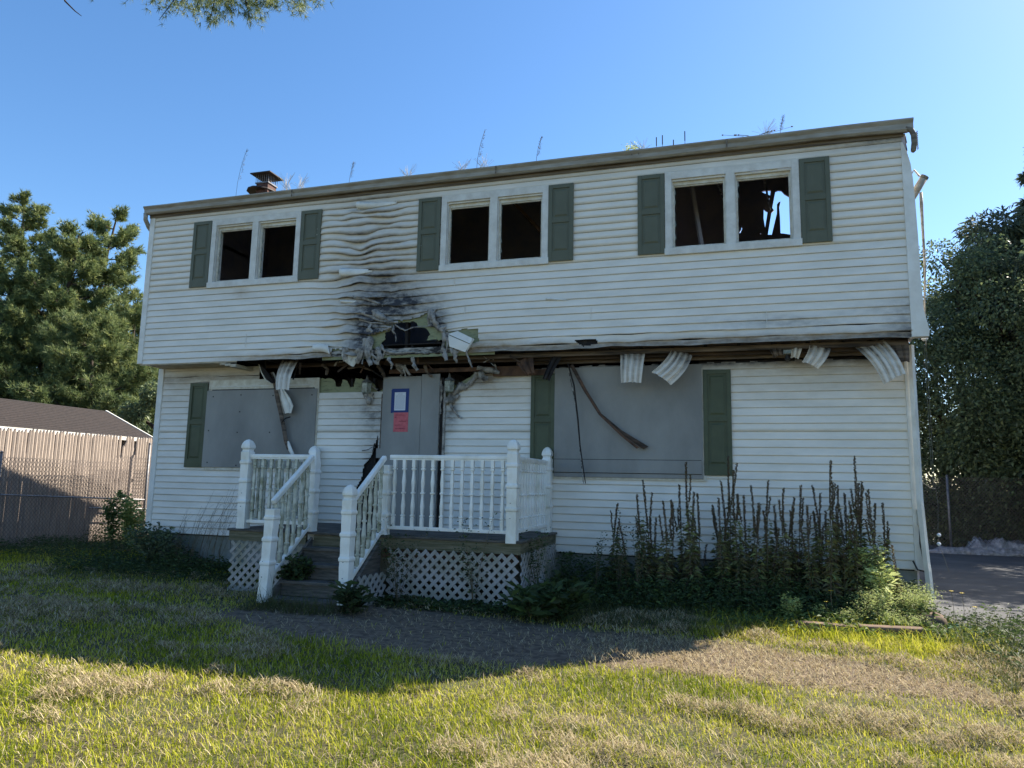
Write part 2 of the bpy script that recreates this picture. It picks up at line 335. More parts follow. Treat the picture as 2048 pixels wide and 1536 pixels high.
def add_attr(o, name, vals):
    a = o.data.attributes.new(name, 'FLOAT', 'POINT'); a.data.foreach_set('value', np.clip(np.array(vals, dtype=np.float32), 0, 1))
def siding_wall(y0, z0, k0, k1, openings, fine, mask, disp, soot_shade, x0, x1, zmax, seed):
    r = random.Random(seed)
    for k in range(k0, k1):
        zb = z0 + k * C; xs = [x0]
        while xs[-1] < x1 - 1e-6:
            x = xs[-1]; st = .018 if any(a <= x <= b and c <= zb + C and zb <= d for a, b, c, d in fine) else .09
            xs.append(min(x + st, x1))
        cuts = sorted({v for (a, b, c, d) in openings for v in (a, b)})
        xs = sorted(set([x for x in xs if all(abs(x - c) > 1e-3 for c in cuts)] + [c for c in cuts if x0 < c < x1]))
        finerow = any(c <= zb + C and zb <= d for a, b, c, d in fine)
        ts = [0, .15, .32, .5, .68, .84, 1] if finerow else [0, .5, 1]
        for (a, b, c, d) in openings:
            for e in (c, d):
                if 0.02 < (e - zb) / C < .98: ts.append((e - zb) / C)
        if zb + C > zmax: ts = [t for t in ts if zb + t * C < zmax - .002] + [(zmax - zb) / C]
        ts = sorted(set(ts))
        if len(ts) < 2: continue
        V = []; SO = []; SCO = []
        for x in xs:
            for i, t in enumerate(ts):
                dy, dz = disp(x, k, t); z = zb + t * C
                V.append((x, y0 - .0115 + .011 * min(t, 1.0) + dy, z + dz)); a, b = soot_shade(x, z)
                if t < .14: a += .25 * a + .5 * math.exp(-((x - 4.0) / .7) ** 2) * (z > 3.5); b += .3 * math.exp(-((x - 4.0) / .7) ** 2)  # paints the shadow lines beneath drooping courses into their lower edges
                SO.append(a); SCO.append(b)
            dy, dz = disp(x, k, 0)   # return lip under the course, lap-line shade painted into its colour
            V.append((x, y0 - .0005, zb + dz + .002)); a, b = soot_shade(x, zb); SO.append(a + .65); SCO.append(b)
        n = len(ts) + 1; F = []
        for i in range(len(xs) - 1):
            xm = (xs[i] + xs[i + 1]) / 2
            for j in range(len(ts) - 1):
                zm = zb + (ts[j] + ts[j + 1]) / 2 * C
                if any(a < xm < b and c < zm < d for a, b, c, d in openings) or not mask(xm, zm): continue
                q = i * n + j; F.append((q, q + n, q + n + 1, q + 1))
                if j == 0: F.append((i * n + n - 1, (i + 1) * n + n - 1, q + n, q))
        if not F: continue
        V = np.array(V); F = np.array(F); par = list(range(len(V)))
        def find(a):
            while par[a] != a: par[a] = par[par[a]]; a = par[a]
            return a
        for f_ in F.tolist():
            r0 = find(f_[0])
            for v_ in f_[1:]: par[find(v_)] = r0
        comp = np.array([find(f_[0]) for f_ in F.tolist()]); SO = np.array(SO); SCO = np.array(SCO)
        for c_ in np.unique(comp):
            Fc = F[comp == c_]
            if len(Fc) < 10: continue
            used, inv = np.unique(Fc, return_inverse=True)
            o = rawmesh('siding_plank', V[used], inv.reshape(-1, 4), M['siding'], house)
            add_attr(o, 'soot_shade', SO[used]); add_attr(o, 'scorch_bounce', SCO[used])

SH_W, SH_T, SH_B = .3492, 5.0, 3.907
WIN = [(1.17, 2.815), (5.155, 6.745), (8.32, 9.965)]
WZ0, WZ1 = 3.885, 5.0
ops = [(a + .05, b - .05, WZ0 + .05, WZ1 - .05) for a, b in WIN]
fineU = [(3.2, 6.2, 2.5, 3.85), (2.3, 3.2, 2.5, 2.9), (6.3, 7.6, 2.6, 2.85)]
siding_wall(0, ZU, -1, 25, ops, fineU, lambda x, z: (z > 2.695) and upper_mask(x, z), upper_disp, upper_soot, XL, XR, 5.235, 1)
LOWIN = [(1.0, 2.93, 1.1, 2.32), (6.8, 8.7, 1.06, 2.45)]
fineL = [(2.9, 4.2, 2.1, 2.7), (4.9, 6.0, 1.8, 2.7), (3.6, 4.2, -.1, 1.6)]
siding_wall(D, 0, 0, 27, [(4.10, 5.02, -.1, 2.5)] + LOWIN, fineL, lower_mask, lower_disp, lower_soot_bounce, XL, XR, LOWTOP, 2)

# corner posts
cp = MB(); cp.box((-.095, -.022, 2.70), (.004, .09, 5.21)); cp.build('corner_post', M['vinyl'], house, bevel=.004)
cp = MB(); cp.box((-.095, D - .022, -.02), (.012, D + .09, 2.69)); cp.build('corner_post', M['vinyl'], house, bevel=.004)
cp = MB(); cp.box((11.122, D - .022, -.01), (11.225, D + .09, 2.66)); cp.build('corner_post', M['vinyl'], house, bevel=.004)
# upper right corner post, pulled loose: narrow at the top and flaring at the foot
cp = MB(); o = len(cp.v); zs = [2.69, 2.76, 2.86, 3.0, 3.4, 3.9, 4.3, 4.6, 4.8, 4.95, 5.08]; wd = [.178, .185, .165, .14, .128, .125, .118, .108, .092, .06, .02]
for z, w in zip(zs, wd):
    for a, y in ((11.118, -.024), (11.118 + w, -.026), (11.118 + w + .006, .09), (11.118, .09)): cp.v.append((a, y, z))
for i in range(len(zs) - 1):
    for j in range(4): a = o + i * 4 + j; b = o + i * 4 + (j + 1) % 4; cp.f.append((a, b, b + 4, a + 4))
cp.f += [(3, 2, 1, 0)]; cp.build('corner_post', M['vinyl'], house, label='bent corner post peeling off the wall')

# sheathing, foam, framing in the burn
plate('foam_board', [(3.3, 2.66), (6.0, 2.66), (6.0, 3.75), (3.3, 3.75)], [rough_poly(FOAMHOLE, .03, .012, 3)], .016, .012, M['foam'], house)
plate('foam_board', [(2.96, 2.1), (4.1, 2.1)] + rough_poly([(4.1, 2.3), (4.0, 2.22), (3.92, 2.36), (3.8, 2.43), (3.6, 2.45), (3.58, 2.33), (3.52, 2.31), (3.46, 2.42), (3.38, 2.44), (3.36, 2.33), (3.28, 2.33), (3.22, 2.45), (2.96, 2.47)], .03, .008, 4, False), [], D + .02, .012, M['foam'], house)
plate('foam_board', [(5.0, 1.9), (5.7, 1.9), (5.7, 2.5)] + rough_poly([(5.6, 2.52), (5.45, 2.42), (5.3, 2.33), (5.15, 2.3), (5.0, 2.32)], .03, .008, 5, False), [], D + .02, .012, M['foam'], house)
# sheathing of both walls (boards behind the siding)
SHE = MB()
def sheath(x0, x1, z0, z1, y): SHE.box((x0, y, z0), (x1, y + .02, z1))
for a, b, c, d in ((0, 1.2, 2.72, 5.25), (1.2, 2.8, 2.72, 3.9), (2.8, 4.0, 2.72, 5.25), (4.0, 5.25, 3.5, 5.25), (1.2, 2.8, 5.0, 5.25), (5.25, 6.7, 2.72, 3.9), (5.25, 6.7, 5.0, 5.25), (6.7, 8.4, 2.72, 5.25), (8.4, 9.9, 2.72, 3.9), (8.4, 9.9, 5.0, 5.25), (9.9, 11.12, 2.72, 5.25)): sheath(a, b, c, d, .03)
for a, b, c, d in ((0, 1.0, -.05, 2.7), (1.0, 2.95, -.05, 1.1), (1.0, 2.95, 2.33, 2.4), (2.95, 4.0, -.05, 2.3), (5.15, 6.8, -.05, 2.3), (6.8, 8.7, -.05, 1.05), (8.7, 11.12, -.05, 2.56)): sheath(a, b, c, d, D + .036)
SHE.build('sheathing', M['char'], house)
for x in (4.18, 4.62, 5.12):
    MB().box((x, .055, 2.75), (x + .04, .145, 5.2)).build('stud', M['char'], house)
for x in (3.1, 3.5, 3.88):
    MB().box((x, D + .06, .0), (x + .04, D + .15, 2.45)).build('stud', M['char'], house)

# overhang: exposed rim boards, joists
MB().box((0, .03, 2.845), (11.12, 2.5, 2.86)).build('subfloor', M['char'], house)
b = MB().box((2.95, .006, 2.705), (5.75, .045, 2.795)); b.build('rim_board', M['ash'], house)
MB().box((.0, .02, 2.70), (11.1, .06, 2.74)).build('rim_board', M['rim'], house)
MB().box((5.2, .16, 2.63), (11.1, .20, 2.69)).build('rim_board', M['rim2'], house)
MB().box((4.2, .28, 2.60), (11.08, .33, 2.70)).build('rim_board', M['rim'], house)
MB().box((6.2, .40, 2.565), (11.08, .455, 2.66)).build('rim_board', M['rim2'], house)
MB().box((2.0, .44, 2.64), (6.4, .47, 2.70)).build('rim_board', M['rim'], house)
MB().box((4.2, .425, 2.50), (6.35, .462, 2.56)).build('rim_board', M['wood'], house)
MB().box((5.85, .41, 2.42), (6.72, .447, 2.50)).build('rim_board', M['wood'], house)
for i in range(27):
    x = .25 + i * .406
    MB().box((x, .055, 2.70), (x + .04, 2.4, 2.84)).build('joist', M['char'], house)
# scorched plywood web between the rim boards
MB().box((6.2, .06, 2.712), (11.1, .47, 2.722)).build('overhang_board', M['rim2'], house)
MB().box((4.3, .08, 2.735), (6.2, .40, 2.745)).build('overhang_board', M['char'], house)
# intact vented soffit at the left end: separate panels with V grooves
for i in range(18):
    x = -.02 + i * .1; tw = .0 if i < 14 else .01 * (i - 13)
    s = MB()
    for a, b2, z in ((0, .03, 0), (.033, .063, 0), (.066, .096, 0)):
        s.box((x + a, .02, 2.688 - tw * 2 + z), (x + b2, D - .02, 2.694 - tw))
    s.build('soffit_panel', M['soffitw'], house)
MB().box((-.05, .005, 2.676), (1.8, .02, 2.70)).build('soffit_trim', M['soffitw'], house)

# shutters
def shutter(x, y, z0, z1, m, lean=0):
    w = SH_W; f = MB(); st = .055; zm = z0 + (z1 - z0) * .53
    Y0, Y1 = y - .034, y - .012
    f.box((x, Y0, z0), (x + st, Y1, z1)); f.box((x + w - st, Y0, z0), (x + w, Y1, z1))
    f.box((x + st, Y0, z0), (x + w - st, Y1, z0 + .13)); f.box((x + st, Y0, z1 - .055), (x + w - st, Y1, z1)); f.box((x + st, Y0, zm - .035), (x + w - st, Y1, zm + .035))
    o = f.build('shutter', m, house, bevel=.003)
    for a, b in ((z0 + .13, zm - .035), (zm + .035, z1 - .055)):
        p = MB(); p.box((x + st, Y0 + .014, a), (x + w - st, Y1 + .001, b))
        q = .022; p.add([(x + st + q, Y0 + .013, a + q), (x + w - st - q, Y0 + .013, a + q), (x + w - st - q, Y0 + .013, b - q), (x + st + q, Y0 + .013, b - q),
                         (x + st + 2 * q, Y0 + .003, a + 2 * q), (x + w - st - 2 * q, Y0 + .003, a + 2 * q), (x + w - st - 2 * q, Y0 + .003, b - 2 * q), (x + st + 2 * q, Y0 + .003, b - 2 * q)],
                        [(4, 5, 6, 7), (0, 1, 5, 4), (1, 2, 6, 5), (2, 3, 7, 6), (3, 0, 4, 7)])
        po = p.build('panel', m, o)
        po.matrix_parent_inverse = Matrix()
    return o
for x in (.818, 2.829, 4.793, 6.749, 7.965, 9.969): shutter(x, -.004, SH_B, SH_T, M['shutter'])
for x, a, b in ((.589, 1.06, 2.434), (6.41, 1.06, 2.44), (8.748, 1.06, 2.434)): shutter(x, D - .004, a, b, M['shutter2'])

# upper windows
def window(x0, x1, idx):
    z0, z1 = WZ0, WZ1; c = .085; f = MB(); Y0, Y1 = -.03, -.002
    f.box((x0, Y0, z0), (x0 + c, Y1, z1 + .01)); f.box((x1 - c, Y0, z0), (x1, Y1, z1 + .01))
    f.box((x0 + c, Y0 + .002, z1 - .09), (x1 - c, Y1, z1 + .01)); f.box((x0 - .01, Y0 - .012, z0 - .005), (x1 + .01, Y1, z0 + .085))
    xm = (x0 + x1) / 2; f.box((xm - .055, Y0, z0 + .085), (xm + .055, Y1, z1 - .09))
    fo = f.build('window', M['trimgrey'], house, bevel=.003)
    # jambs lining the two openings
    j = MB()
    for a, b in ((x0 + c, xm - .055), (xm + .055, x1 - c)):
        j.box((a - .012, Y1, z0 + .085), (a + .012, .13, z1 - .09)); j.box((b - .012, Y1, z0 + .085), (b + .012, .13, z1 - .09))
        j.box((a + .012, Y1, z1 - .115), (b - .012, .13, z1 - .09)); j.box((a + .012, Y1 + .001, z0 + .08), (b - .012, .13, z0 + .098))
    j.build('jamb', M['trimgrey'], fo).matrix_parent_inverse = Matrix()
    for n_, (a, b) in enumerate(((x0 + c + .012, xm - .055 - .012), (xm + .055 + .012, x1 - c - .012))):
        s = MB(); a0, b0, c0, d0 = a, b, z0 + .098, z1 - .115; w = .022
        s.box((a0, .035, c0), (a0 + w, .07, d0)); s.box((b0 - w, .035, c0), (b0, .07, d0)); s.box((a0 + w, .036, c0), (b0 - w, .07, c0 + .025)); s.box((a0 + w, .034, d0 - .045), (b0 - w, .07, d0))
        s.box((a0 + w, .05, d0 - .06), (b0 - w, .075, d0 - .047))
        so_ = s.build('sash', M['sash'], fo); so_.matrix_parent_inverse = Matrix()
        # shards left in the frame
        r = random.Random(idx * 7 + n_); g = MB(); zz = c0 + .1
        for q in range(5):
            zz = c0 + .1 + q * .15 + r.uniform(0, .05); wx = r.uniform(.006, .022)
            g.add([(a0 + w, .052, zz), (a0 + w + wx, .052, zz + .04), (a0 + w, .052, zz + .13), (a0 + w, .056, zz), (a0 + w + wx, .056, zz + .04), (a0 + w, .056, zz + .13)], [(0, 1, 2), (5, 4, 3), (0, 3, 4, 1), (1, 4, 5, 2)])
        g.build('glass_shard', M['glass'], fo).matrix_parent_inverse = Matrix()
for i, (a, b) in enumerate(WIN): window(a, b, i)

# rooms behind: floor, partitions, back wall, roof with burned opening
MB().box((.0, .5, 2.86), (11.12, 7.0, 2.9)).build('floor', M['dark'], house)
MB().box((-.06, .0, 5.2), (0, 7.0, 5.26)).build('wall_plate', M['dark'], house)
for X0, X1 in ((-.05, 0), (11.125, 11.175)):
    side = MB(); side.add([(X0, .0, 2.7), (X0, 7, 2.7), (X0, 7, 5.2), (X0, 3.5, 6.42), (X0, 0, 5.2), (X1, .0, 2.7), (X1, 7, 2.7), (X1, 7, 5.2), (X1, 3.5, 6.42), (X1, 0, 5.2)], [(0, 1, 2, 3, 4), (9, 8, 7, 6, 5), (0, 4, 9, 5), (0, 5, 6, 1), (1, 6, 7, 2), (2, 7, 8, 3), (3, 8, 9, 4)])
    MB().box((X0, D + .06, -.55), (X1, 7, 2.698)).build('end_wall', M['dark'], house)
    side.build('end_wall', M['dark'], house)
def endsiding(x, sgn):
    for k in range(0, 62):
        z = 0 + k * C
        y0, y1 = (D if z < 2.65 else 0), 7.0
        if z + C > 5.2: y0 = max(y0, (z + C - 5.2) / .349); y1 = 7 - (z + C - 5.2) / .349
        if y1 - y0 < .15: break
        a, b = x + sgn * .004, x + sgn * .016
        MB().add([(a, y0, z + C), (a, y1, z + C), (b, y1, z), (b, y0, z), (a - sgn * .002, y0, z), (a - sgn * .002, y1, z)], [(0, 1, 2, 3), (3, 2, 5, 4)]).build('siding_plank', M['vinyl'], house)
endsiding(-.051, -1); endsiding(11.176, 1)
MB().box((0, 6.95, -.5), (9.2, 7.0, 5.2)).box((9.2, 6.95, -.5), (11.12, 7, 4.0)).build('rear_wall', M['dark'], house)
MB().box((0.0, 2.6, -.5), (11.1, 2.65, 2.85)).build('partition', M['dark'], house)
HOLES = [[(560, 570), (650, 550), (735, 548), (725, 640), (690, 625), (620, 600)], [(680, 700), (720, 680), (705, 730), (680, 745)],
         [(610, 885), (640, 915), (680, 935), (635, 1220), (608, 1060)],
         [(820, 570), (870, 548), (930, 555), (985, 615), (1100, 680), (1100, 1350), (985, 1330), (915, 1325), (905, 1050), (890, 860), (915, 750), (880, 760), (850, 800), (848, 960), (755, 1350), (685, 1350), (750, 950), (795, 910), (765, 865)],
         [(545, 1325), (560, 1318), (570, 1332), (555, 1338)], [(180, 1190), (215, 1215), (222, 1245), (180, 1330), (172, 1310), (205, 1250), (205, 1220)]]
hp = [zpix(h, 1460, 320, 9.04, 3.3) for h in HOLES]
plate('partition', [(8.0, 2.9), (11.1, 2.9), (11.1, 6.33), (8.0, 6.33)], hp, 3.3, .04, M['dark'], house)
MB().box((0.0, 3.0, 2.9), (8.0, 3.04, 6.2)).build('partition', M['dark'], house)
for x in (3.1, 7.3): MB().box((x, .06, 2.9), (x + .08, 3.0, 5.15)).build('partition', M['dark'], house)
# roof slopes; rear one burned open near the right end
rf = MB(); T = .04
def slope(x0, x1, y0, y1, front=True):
    zf = (lambda y: 5.235 + (y + .03) * .349) if front else (lambda y: 5.235 + (7.03 - y) * .349)
    rf.add([(x0, y0, zf(y0)), (x1, y0, zf(y0)), (x1, y1, zf(y1)), (x0, y1, zf(y1)), (x0, y0, zf(y0) + T), (x1, y0, zf(y0) + T), (x1, y1, zf(y1) + T), (x0, y1, zf(y1) + T)],
           [(0, 3, 2, 1), (4, 5, 6, 7), (0, 1, 5, 4), (1, 2, 6, 5), (2, 3, 7, 6), (3, 0, 4, 7)])
slope(-.12, 11.22, -.05, 3.5); slope(-.12, 9.3, 3.5, 7.15, False); slope(11.0, 11.22, 3.5, 7.15, False)
rf.build('roof_deck', M['char'], house)
for i in range(26):
    y = -.07 + i * .14; z = 5.235 + (y + .03) * .349 + T
    MB().add([(-.14, y, z), (11.24, y, z), (11.24, y + .17, z + .059), (-.14, y + .17, z + .059), (-.14, y, z + .012), (11.24, y, z + .012), (11.24, y + .17, z + .062), (-.14, y + .17, z + .062)], [(0, 3, 2, 1), (4, 5, 6, 7), (0, 1, 5, 4), (1, 2, 6, 5), (3, 0, 4, 7)]).build('shingle_course', M['roof'], house)
for i in range(26):
    y = 7.15 - i * .14; z = 5.235 + (7.03 - y) * .349 + T
    MB().add([(-.14, y, z), (9.3, y, z), (9.3, y - .17, z + .059), (-.14, y - .17, z + .059), (-.14, y, z + .012), (9.3, y, z + .012), (9.3, y - .17, z + .062), (-.14, y - .17, z + .062)], [(0, 1, 2, 3), (7, 6, 5, 4), (1, 0, 4, 5), (2, 1, 5, 6), (0, 3, 7, 4)]).build('shingle_course', M['roof'], house)
for i in range(28):
    x = .1 + i * .406
    MB().bar((x, .0, 5.16), (x, 3.48, 6.37), .04, .12).build('rafter', M['char'], house)
for x in (8.9, 9.55): MB().bar((x, .3, 5.15), (x + .25, 3.2, 5.6), .03, .02).build('ceiling_strip', M['ash'], house)
MB().bar((5.75, .5, 5.4), (6.75, 1.0, 4.3), .04, .04).build('fallen_rafter', M['wood'], house)
MB().bar((8.6, .9, 5.35), (8.9, 1.1, 3.2), .04, .05).build('fallen_rafter', M['dark'], house)
MB().bar((8.75, .35, 5.1), (10.4, .5, 5.02), .03, .03).build('ceiling_strip', M['rim2'], house)

# fascia and gutter
MB().box((-.10, -.045, 5.20), (11.2, -.004, 5.30)).build('fascia', M['gutterb'], house)
MB().box((-.10, -.03, 5.155), (11.15, -.0165, 5.203)).build('frieze', M['gutterb'], house)
gx = np.linspace(-.13, 11.24, 60); prof = [(-.047, 5.205), (-.10, 5.195), (-.125, 5.215), (-.128, 5.265), (-.158, 5.30), (-.158, 5.318), (-.148, 5.318), (-.145, 5.30), (-.118, 5.268), (-.115, 5.222), (-.055, 5.215), (-.047, 5.315)]
g = MB()
for i, x in enumerate(gx):
    dz = .006 * nz(x * .8, 0, 2) - .0015 * math.sin(x * 1.2); burn = max(0, (x - 10.6) / .64)
    for (y, z) in prof: g.v.append((x, y, z + dz - burn * .02 * (z < 5.25) + .0 * burn))
n = len(prof)
for i in range(len(gx) - 1):
    for j in range(n - 1): a = i * n + j; g.f.append((a, a + 1, a + n + 1, a + n))
g.f += [tuple(range(n)), tuple((len(gx) - 1) * n + j for j in range(n))[::-1]]
g.build('gutter', M['gutter'], house)
for x in (2.7, 6.0, 9.1): MB().box((x, -.161, 5.2), (x + .02, -.159, 5.315)).build('gutter_strap', M['gutterb'], house)
for i in range(6):
    MB().box((7.9 + i * .03, -.165, 5.24 + .01 * math.sin(i)), (7.915 + i * .03, -.159, 5.262)).build('gutter_strap', M['gutterb'], house) if i in (0, 3) else None
# downspout elbow at left end, melted one at right
MB().tube([(-.12, -.10, 5.22), (-.135, -.08, 5.12), (-.15, .02, 5.02), (-.13, .14, 4.92), (-.11, .3, 4.85)], .036, 8).build('downspout', M['gutter'], house, smooth=True)
MB().tube([(11.16, -.10, 5.22), (11.22, -.10, 5.19), (11.245, -.10, 5.12), (11.245, -.10, 5.02), (11.23, -.10, 4.93), (11.22, -.1, 4.91)], [.03, .034, .034, .032, .03, .02], 8).build('downspout', M['gutterb'], house, smooth=True, label='sooty melted downspout elbow at the right end')
for k in range(9): MB().box((11.276, -.12, 5.16 - k * .026), (11.282, -.08, 5.148 - k * .026)).build('elbow_rib', M['gutterb'], house)
MB().tube([(11.183, .36, 2.66), (11.186, .36, 1.6), (11.19, .37, .8), (11.222, .37, .1), (11.232, .37, 0.0), (11.245, .37, -.30)], [.038] * 6, 4).build('downspout', M['vinyl'], house, label='white leaning lower downspout')

# foundation
for i in range(28):
    for j in range(3):
        x0 = i * .4 + (.2 if j % 2 else 0) - .05; x1 = min(x0 + .392, 11.15)
        if x1 > x0: MB().box((x0, D + .03, -.01 - .2 * (j + 1)), (x1, D + .2, -.018 - .2 * j)).build('foundation_block', M['conc'], house)
MB().box((-.05, D + .04, -.7), (11.15, D + .25, -.005)).build('foundation', M['conc'], house)

# plywood boards
def board(x0, x1, z0, z1, y, t=.014, name='plywood_board', m='ply', screws=()):
    o = MB().box((x0, y - t, z0), (x1, y, z1)).build(name, M[m], house, bevel=.002)
    for sx, sz in screws:
        MB().tube([(sx, y - t - .003, sz), (sx, y - t + .004, sz)], .012, 8).build('screw', M['black'], o).matrix_parent_inverse = Matrix()
    return o
# left window: frame above and sill below the board
wf = MB().box((.98, D - .03, 1.02), (2.99, D - .002, 1.10)).box((.96, D - .028, 2.32), (3.0, D - .002, 2.47)).box((2.93, D - .0285, 1.1), (3.0, D - .002, 2.32)).build('window', M['sash'], house)
MB().box((1.02, D - .016, 2.29), (2.9, D + .02, 2.32)).build('head_gap', M['black'], wf).matrix_parent_inverse = Matrix()
MB().box((1.1, D - .04, 2.35), (2.85, D - .029, 2.372)).build('window_trim', M['trimgrey'], wf).matrix_parent_inverse = Matrix()
board(.945, 2.985, 1.065, 2.30, D - .034, screws=[(1.07, 2.2), (1.6, 2.22), (2.2, 2.2), (1.6, 1.95), (1.03, 1.65), (1.58, 1.62), (2.18, 1.62), (1.05, 1.14), (1.6, 1.1), (2.85, 1.15), (2.9, 2.2)])
rw = MB().box((6.74, D - .03, .985), (8.78, D - .002, 1.06)).box((8.70, D - .0285, 1.06), (8.745, D - .002, 2.46)).build('window', M['sash'], house)
board(6.755, 8.735, 1.01, 2.51, D - .034, screws=[(8.6, 1.0 + .08)])
MB().box((6.757, D - .0505, 1.246), (8.715, D - .0487, 1.254)).build('board_seam', M['black'], house)
board(6.757, 8.715, 1.075, 1.246, D - .0485, .012)
MB().box((6.757, D - .053, 1.066), (8.715, D - .0487, 1.0745)).build('board_seam', M['black'], house)
# door panel
board(4.115, 4.74, .05, 2.45, D - .04); board(4.743, 5.03, .05, 2.475, D - .036)
MB().box((5.035, D - .02, .05), (5.085, D + .02, 2.42)).build('door_frame', M['char'], house)
MB().box((5.088, D - .032, .05), (5.12, D - .004, 2.3)).build('door_trim', M['melted'], house)
MB().box((4.085, D - .03, .05), (4.11, D - .004, 2.2)).build('door_trim', M['rim2'], house)
MB().box((4.05, D - .055, 1.24), (4.45, D - .05, 1.38)).build('plywood_board', M['ply'], house)

# hanging soffit pieces (each bent and corrugated)
def hanging(p_top, p_bot, w_top, w_bot, nrib, yoff=-.05, m='soffitv', curl=.0, seed=0, name='hanging_soffit'):
    (xt, zt), (xb, zb) = p_top, p_bot; n = nrib * 4; rows = 9; s = MB(); r = random.Random(seed)
    d = Vector((xb - xt, 0, zb - zt)); L_ = d.length; dn = d.normalized(); wdv = Vector((-dn.z, 0, dn.x)); 
    if wdv.x < 0: wdv = -wdv
    so_v = []; sc_v = []; ph_ = [r.random() for _ in range(n + 1)]
    for i in range(rows + 1):
        t = i / rows; c = Vector((xt, .2, zt)).lerp(Vector((xb, .2 + yoff, zb)), t); w = w_top + (w_bot - w_top) * t
        c = c + wdv * (curl * math.sin(t * math.pi)) + Vector((0, -.05 * math.sin(t * math.pi * .8), 0))
        for j in range(n + 1):
            u = j / n - .5; ph = j % 4; rib = (.022 if ph in (1,) else 0) if nrib > 1 else 0
            rag = r.uniform(-.006, .006) if i in (0, rows) else 0
            so_v.append(max(0, .95 * (1 - t * (1.1 + 2.2 * ph_[j])) + (.35 if ph == 2 else 0) * (1 - .5 * t))); sc_v.append(.45 + .4 * (ph == 2) - .2 * t)
            s.v.append(tuple(c + wdv * (u * w) + Vector((0, rib + .05 * curl * 6 * u * u * 0 + .06 * abs(u) * t, 0)) + dn * (rag + .04 * u * u)))
    for i in range(rows):
        for j in range(n): a = i * (n + 1) + j; s.f.append((a, a + 1, a + n + 2, a + n + 1))
    o = s.build(name, M['siding' if m == 'soffitv' else m], house); add_attr(o, 'soot_shade', so_v); add_attr(o, 'scorch_bounce', sc_v); sm = o.modifiers.new('s', 'SOLIDIFY'); sm.thickness = .004; return o
hanging((2.63, 2.73), (2.62, 2.24), .30, .23, 3, -.14, curl=-.02, seed=1)
hanging((7.87, 2.70), (7.855, 2.245), .33, .26, 4, -.1, seed=2)
hanging((8.52, 2.67), (8.25, 2.29), .28, .30, 4, -.12, curl=.04, seed=3)
hanging((10.17, 2.70), (10.03, 2.42), .26, .2, 3, -.06, curl=.02, seed=4, m='soffitv')
hanging((10.68, 2.70), (10.93, 2.22), .30, .27, 4, -.12, curl=.03, seed=5)
hanging((11.02, 2.72), (11.05, 2.43), .2, .14, 2, -.02, seed=6, m='rim2')
hanging((9.62, 2.70), (9.66, 2.55), .16, .1, 2, 0, seed=7, m='rim2')
hanging((9.9, 2.70), (9.86, 2.52), .13, .09, 2, 0, seed=8)
hanging((6.85, 2.66), (6.71, 2.31), .13, .10, 2, -.08, seed=9, m='char')
hanging((6.38, 2.63), (6.48, 2.40), .26, .12, 2, -.05, seed=10, m='wood')

# melted siding rags round the burn
def rag(uvs, ox, oy, s, y, w, m='melted', dirs=None, name='melted_strip', curl=.32):
    pts = [at(ox + a / s, oy + b / s, y=y - .02 * (i % 2)) for i, (a, b) in enumerate(uvs)]
    k = len(pts); sp = []
    for i in range(k - 1):
        for t in (0, .33, .66): sp.append(pts[i].lerp(pts[i + 1], t) + Vector((random.uniform(-.008, .008), random.uniform(-.015, .01), random.uniform(-.006, .006))))
    sp.append(pts[-1]); n = len(sp)
    ws = [w * 1.45 * (.55 + .6 * random.random()) * (1 - .5 * i / n) for i in range(n)]
    dr = []
    for i in range(n):
        d = (sp[min(i + 1, n - 1)] - sp[max(i - 1, 0)]).normalized(); q = d.cross(Vector((0, 1, 0))); q.y = random.uniform(-.5, .5); dr.append(tuple(q))
    return MB().ribbon(sp, ws, dr, .003, curl).build(name, M[m], house, smooth=True)
Z2 = (640, 560, 4.096)
for uv, w in [([(280, 265), (360, 270), (430, 310), (540, 345), (640, 345)], .05), ([(430, 250), (450, 290), (520, 320), (600, 340)], .05), ([(320, 325), (420, 350), (600, 362)], .03),
              ([(420, 360), (400, 400), (440, 440), (470, 420)], .05), ([(380, 400), (420, 440), (470, 425), (500, 400)], .04), ([(620, 365), (660, 400), (700, 412), (760, 390), (880, 380), (960, 375)], .018),
              ([(610, 370), (600, 420), (625, 460), (620, 505)], .03), ([(590, 375), (560, 400), (520, 405)], .03), ([(910, 250), (890, 300), (885, 360)], .035), ([(950, 240), (920, 280), (900, 320)], .03),
              ([(960, 380), (1000, 400), (1030, 380)], .05), ([(1010, 420), (1020, 480), (1010, 560), (1030, 610)], .06), ([(1040, 430), (1050, 520), (1020, 600)], .04), ([(410, 460), (400, 540), (360, 610), (345, 690)], .05),
              ([(430, 470), (420, 560), (440, 660), (460, 690)], .04), ([(370, 480), (350, 560), (330, 650)], .07), ([(500, 530), (530, 580), (510, 640), (450, 665)], .03), ([(380, 590), (430, 620), (480, 650)], .05), ([(1075, 560), (1090, 600), (1120, 625)], .04),
              ([(1100, 570), (1130, 600)], .04), ([(1200, 590), (1220, 660), (1250, 720)], .03), ([(120, 700), (150, 670), (190, 665)], .03), ([(250, 140), (380, 150), (520, 210)], .05),
              ([(700, 690), (690, 740), (700, 790)], .03), ([(620, 690), (700, 720), (740, 780)], .05)]:
    rag(uv, *Z2, -.015 if uv[0][1] < 640 else .3, w)
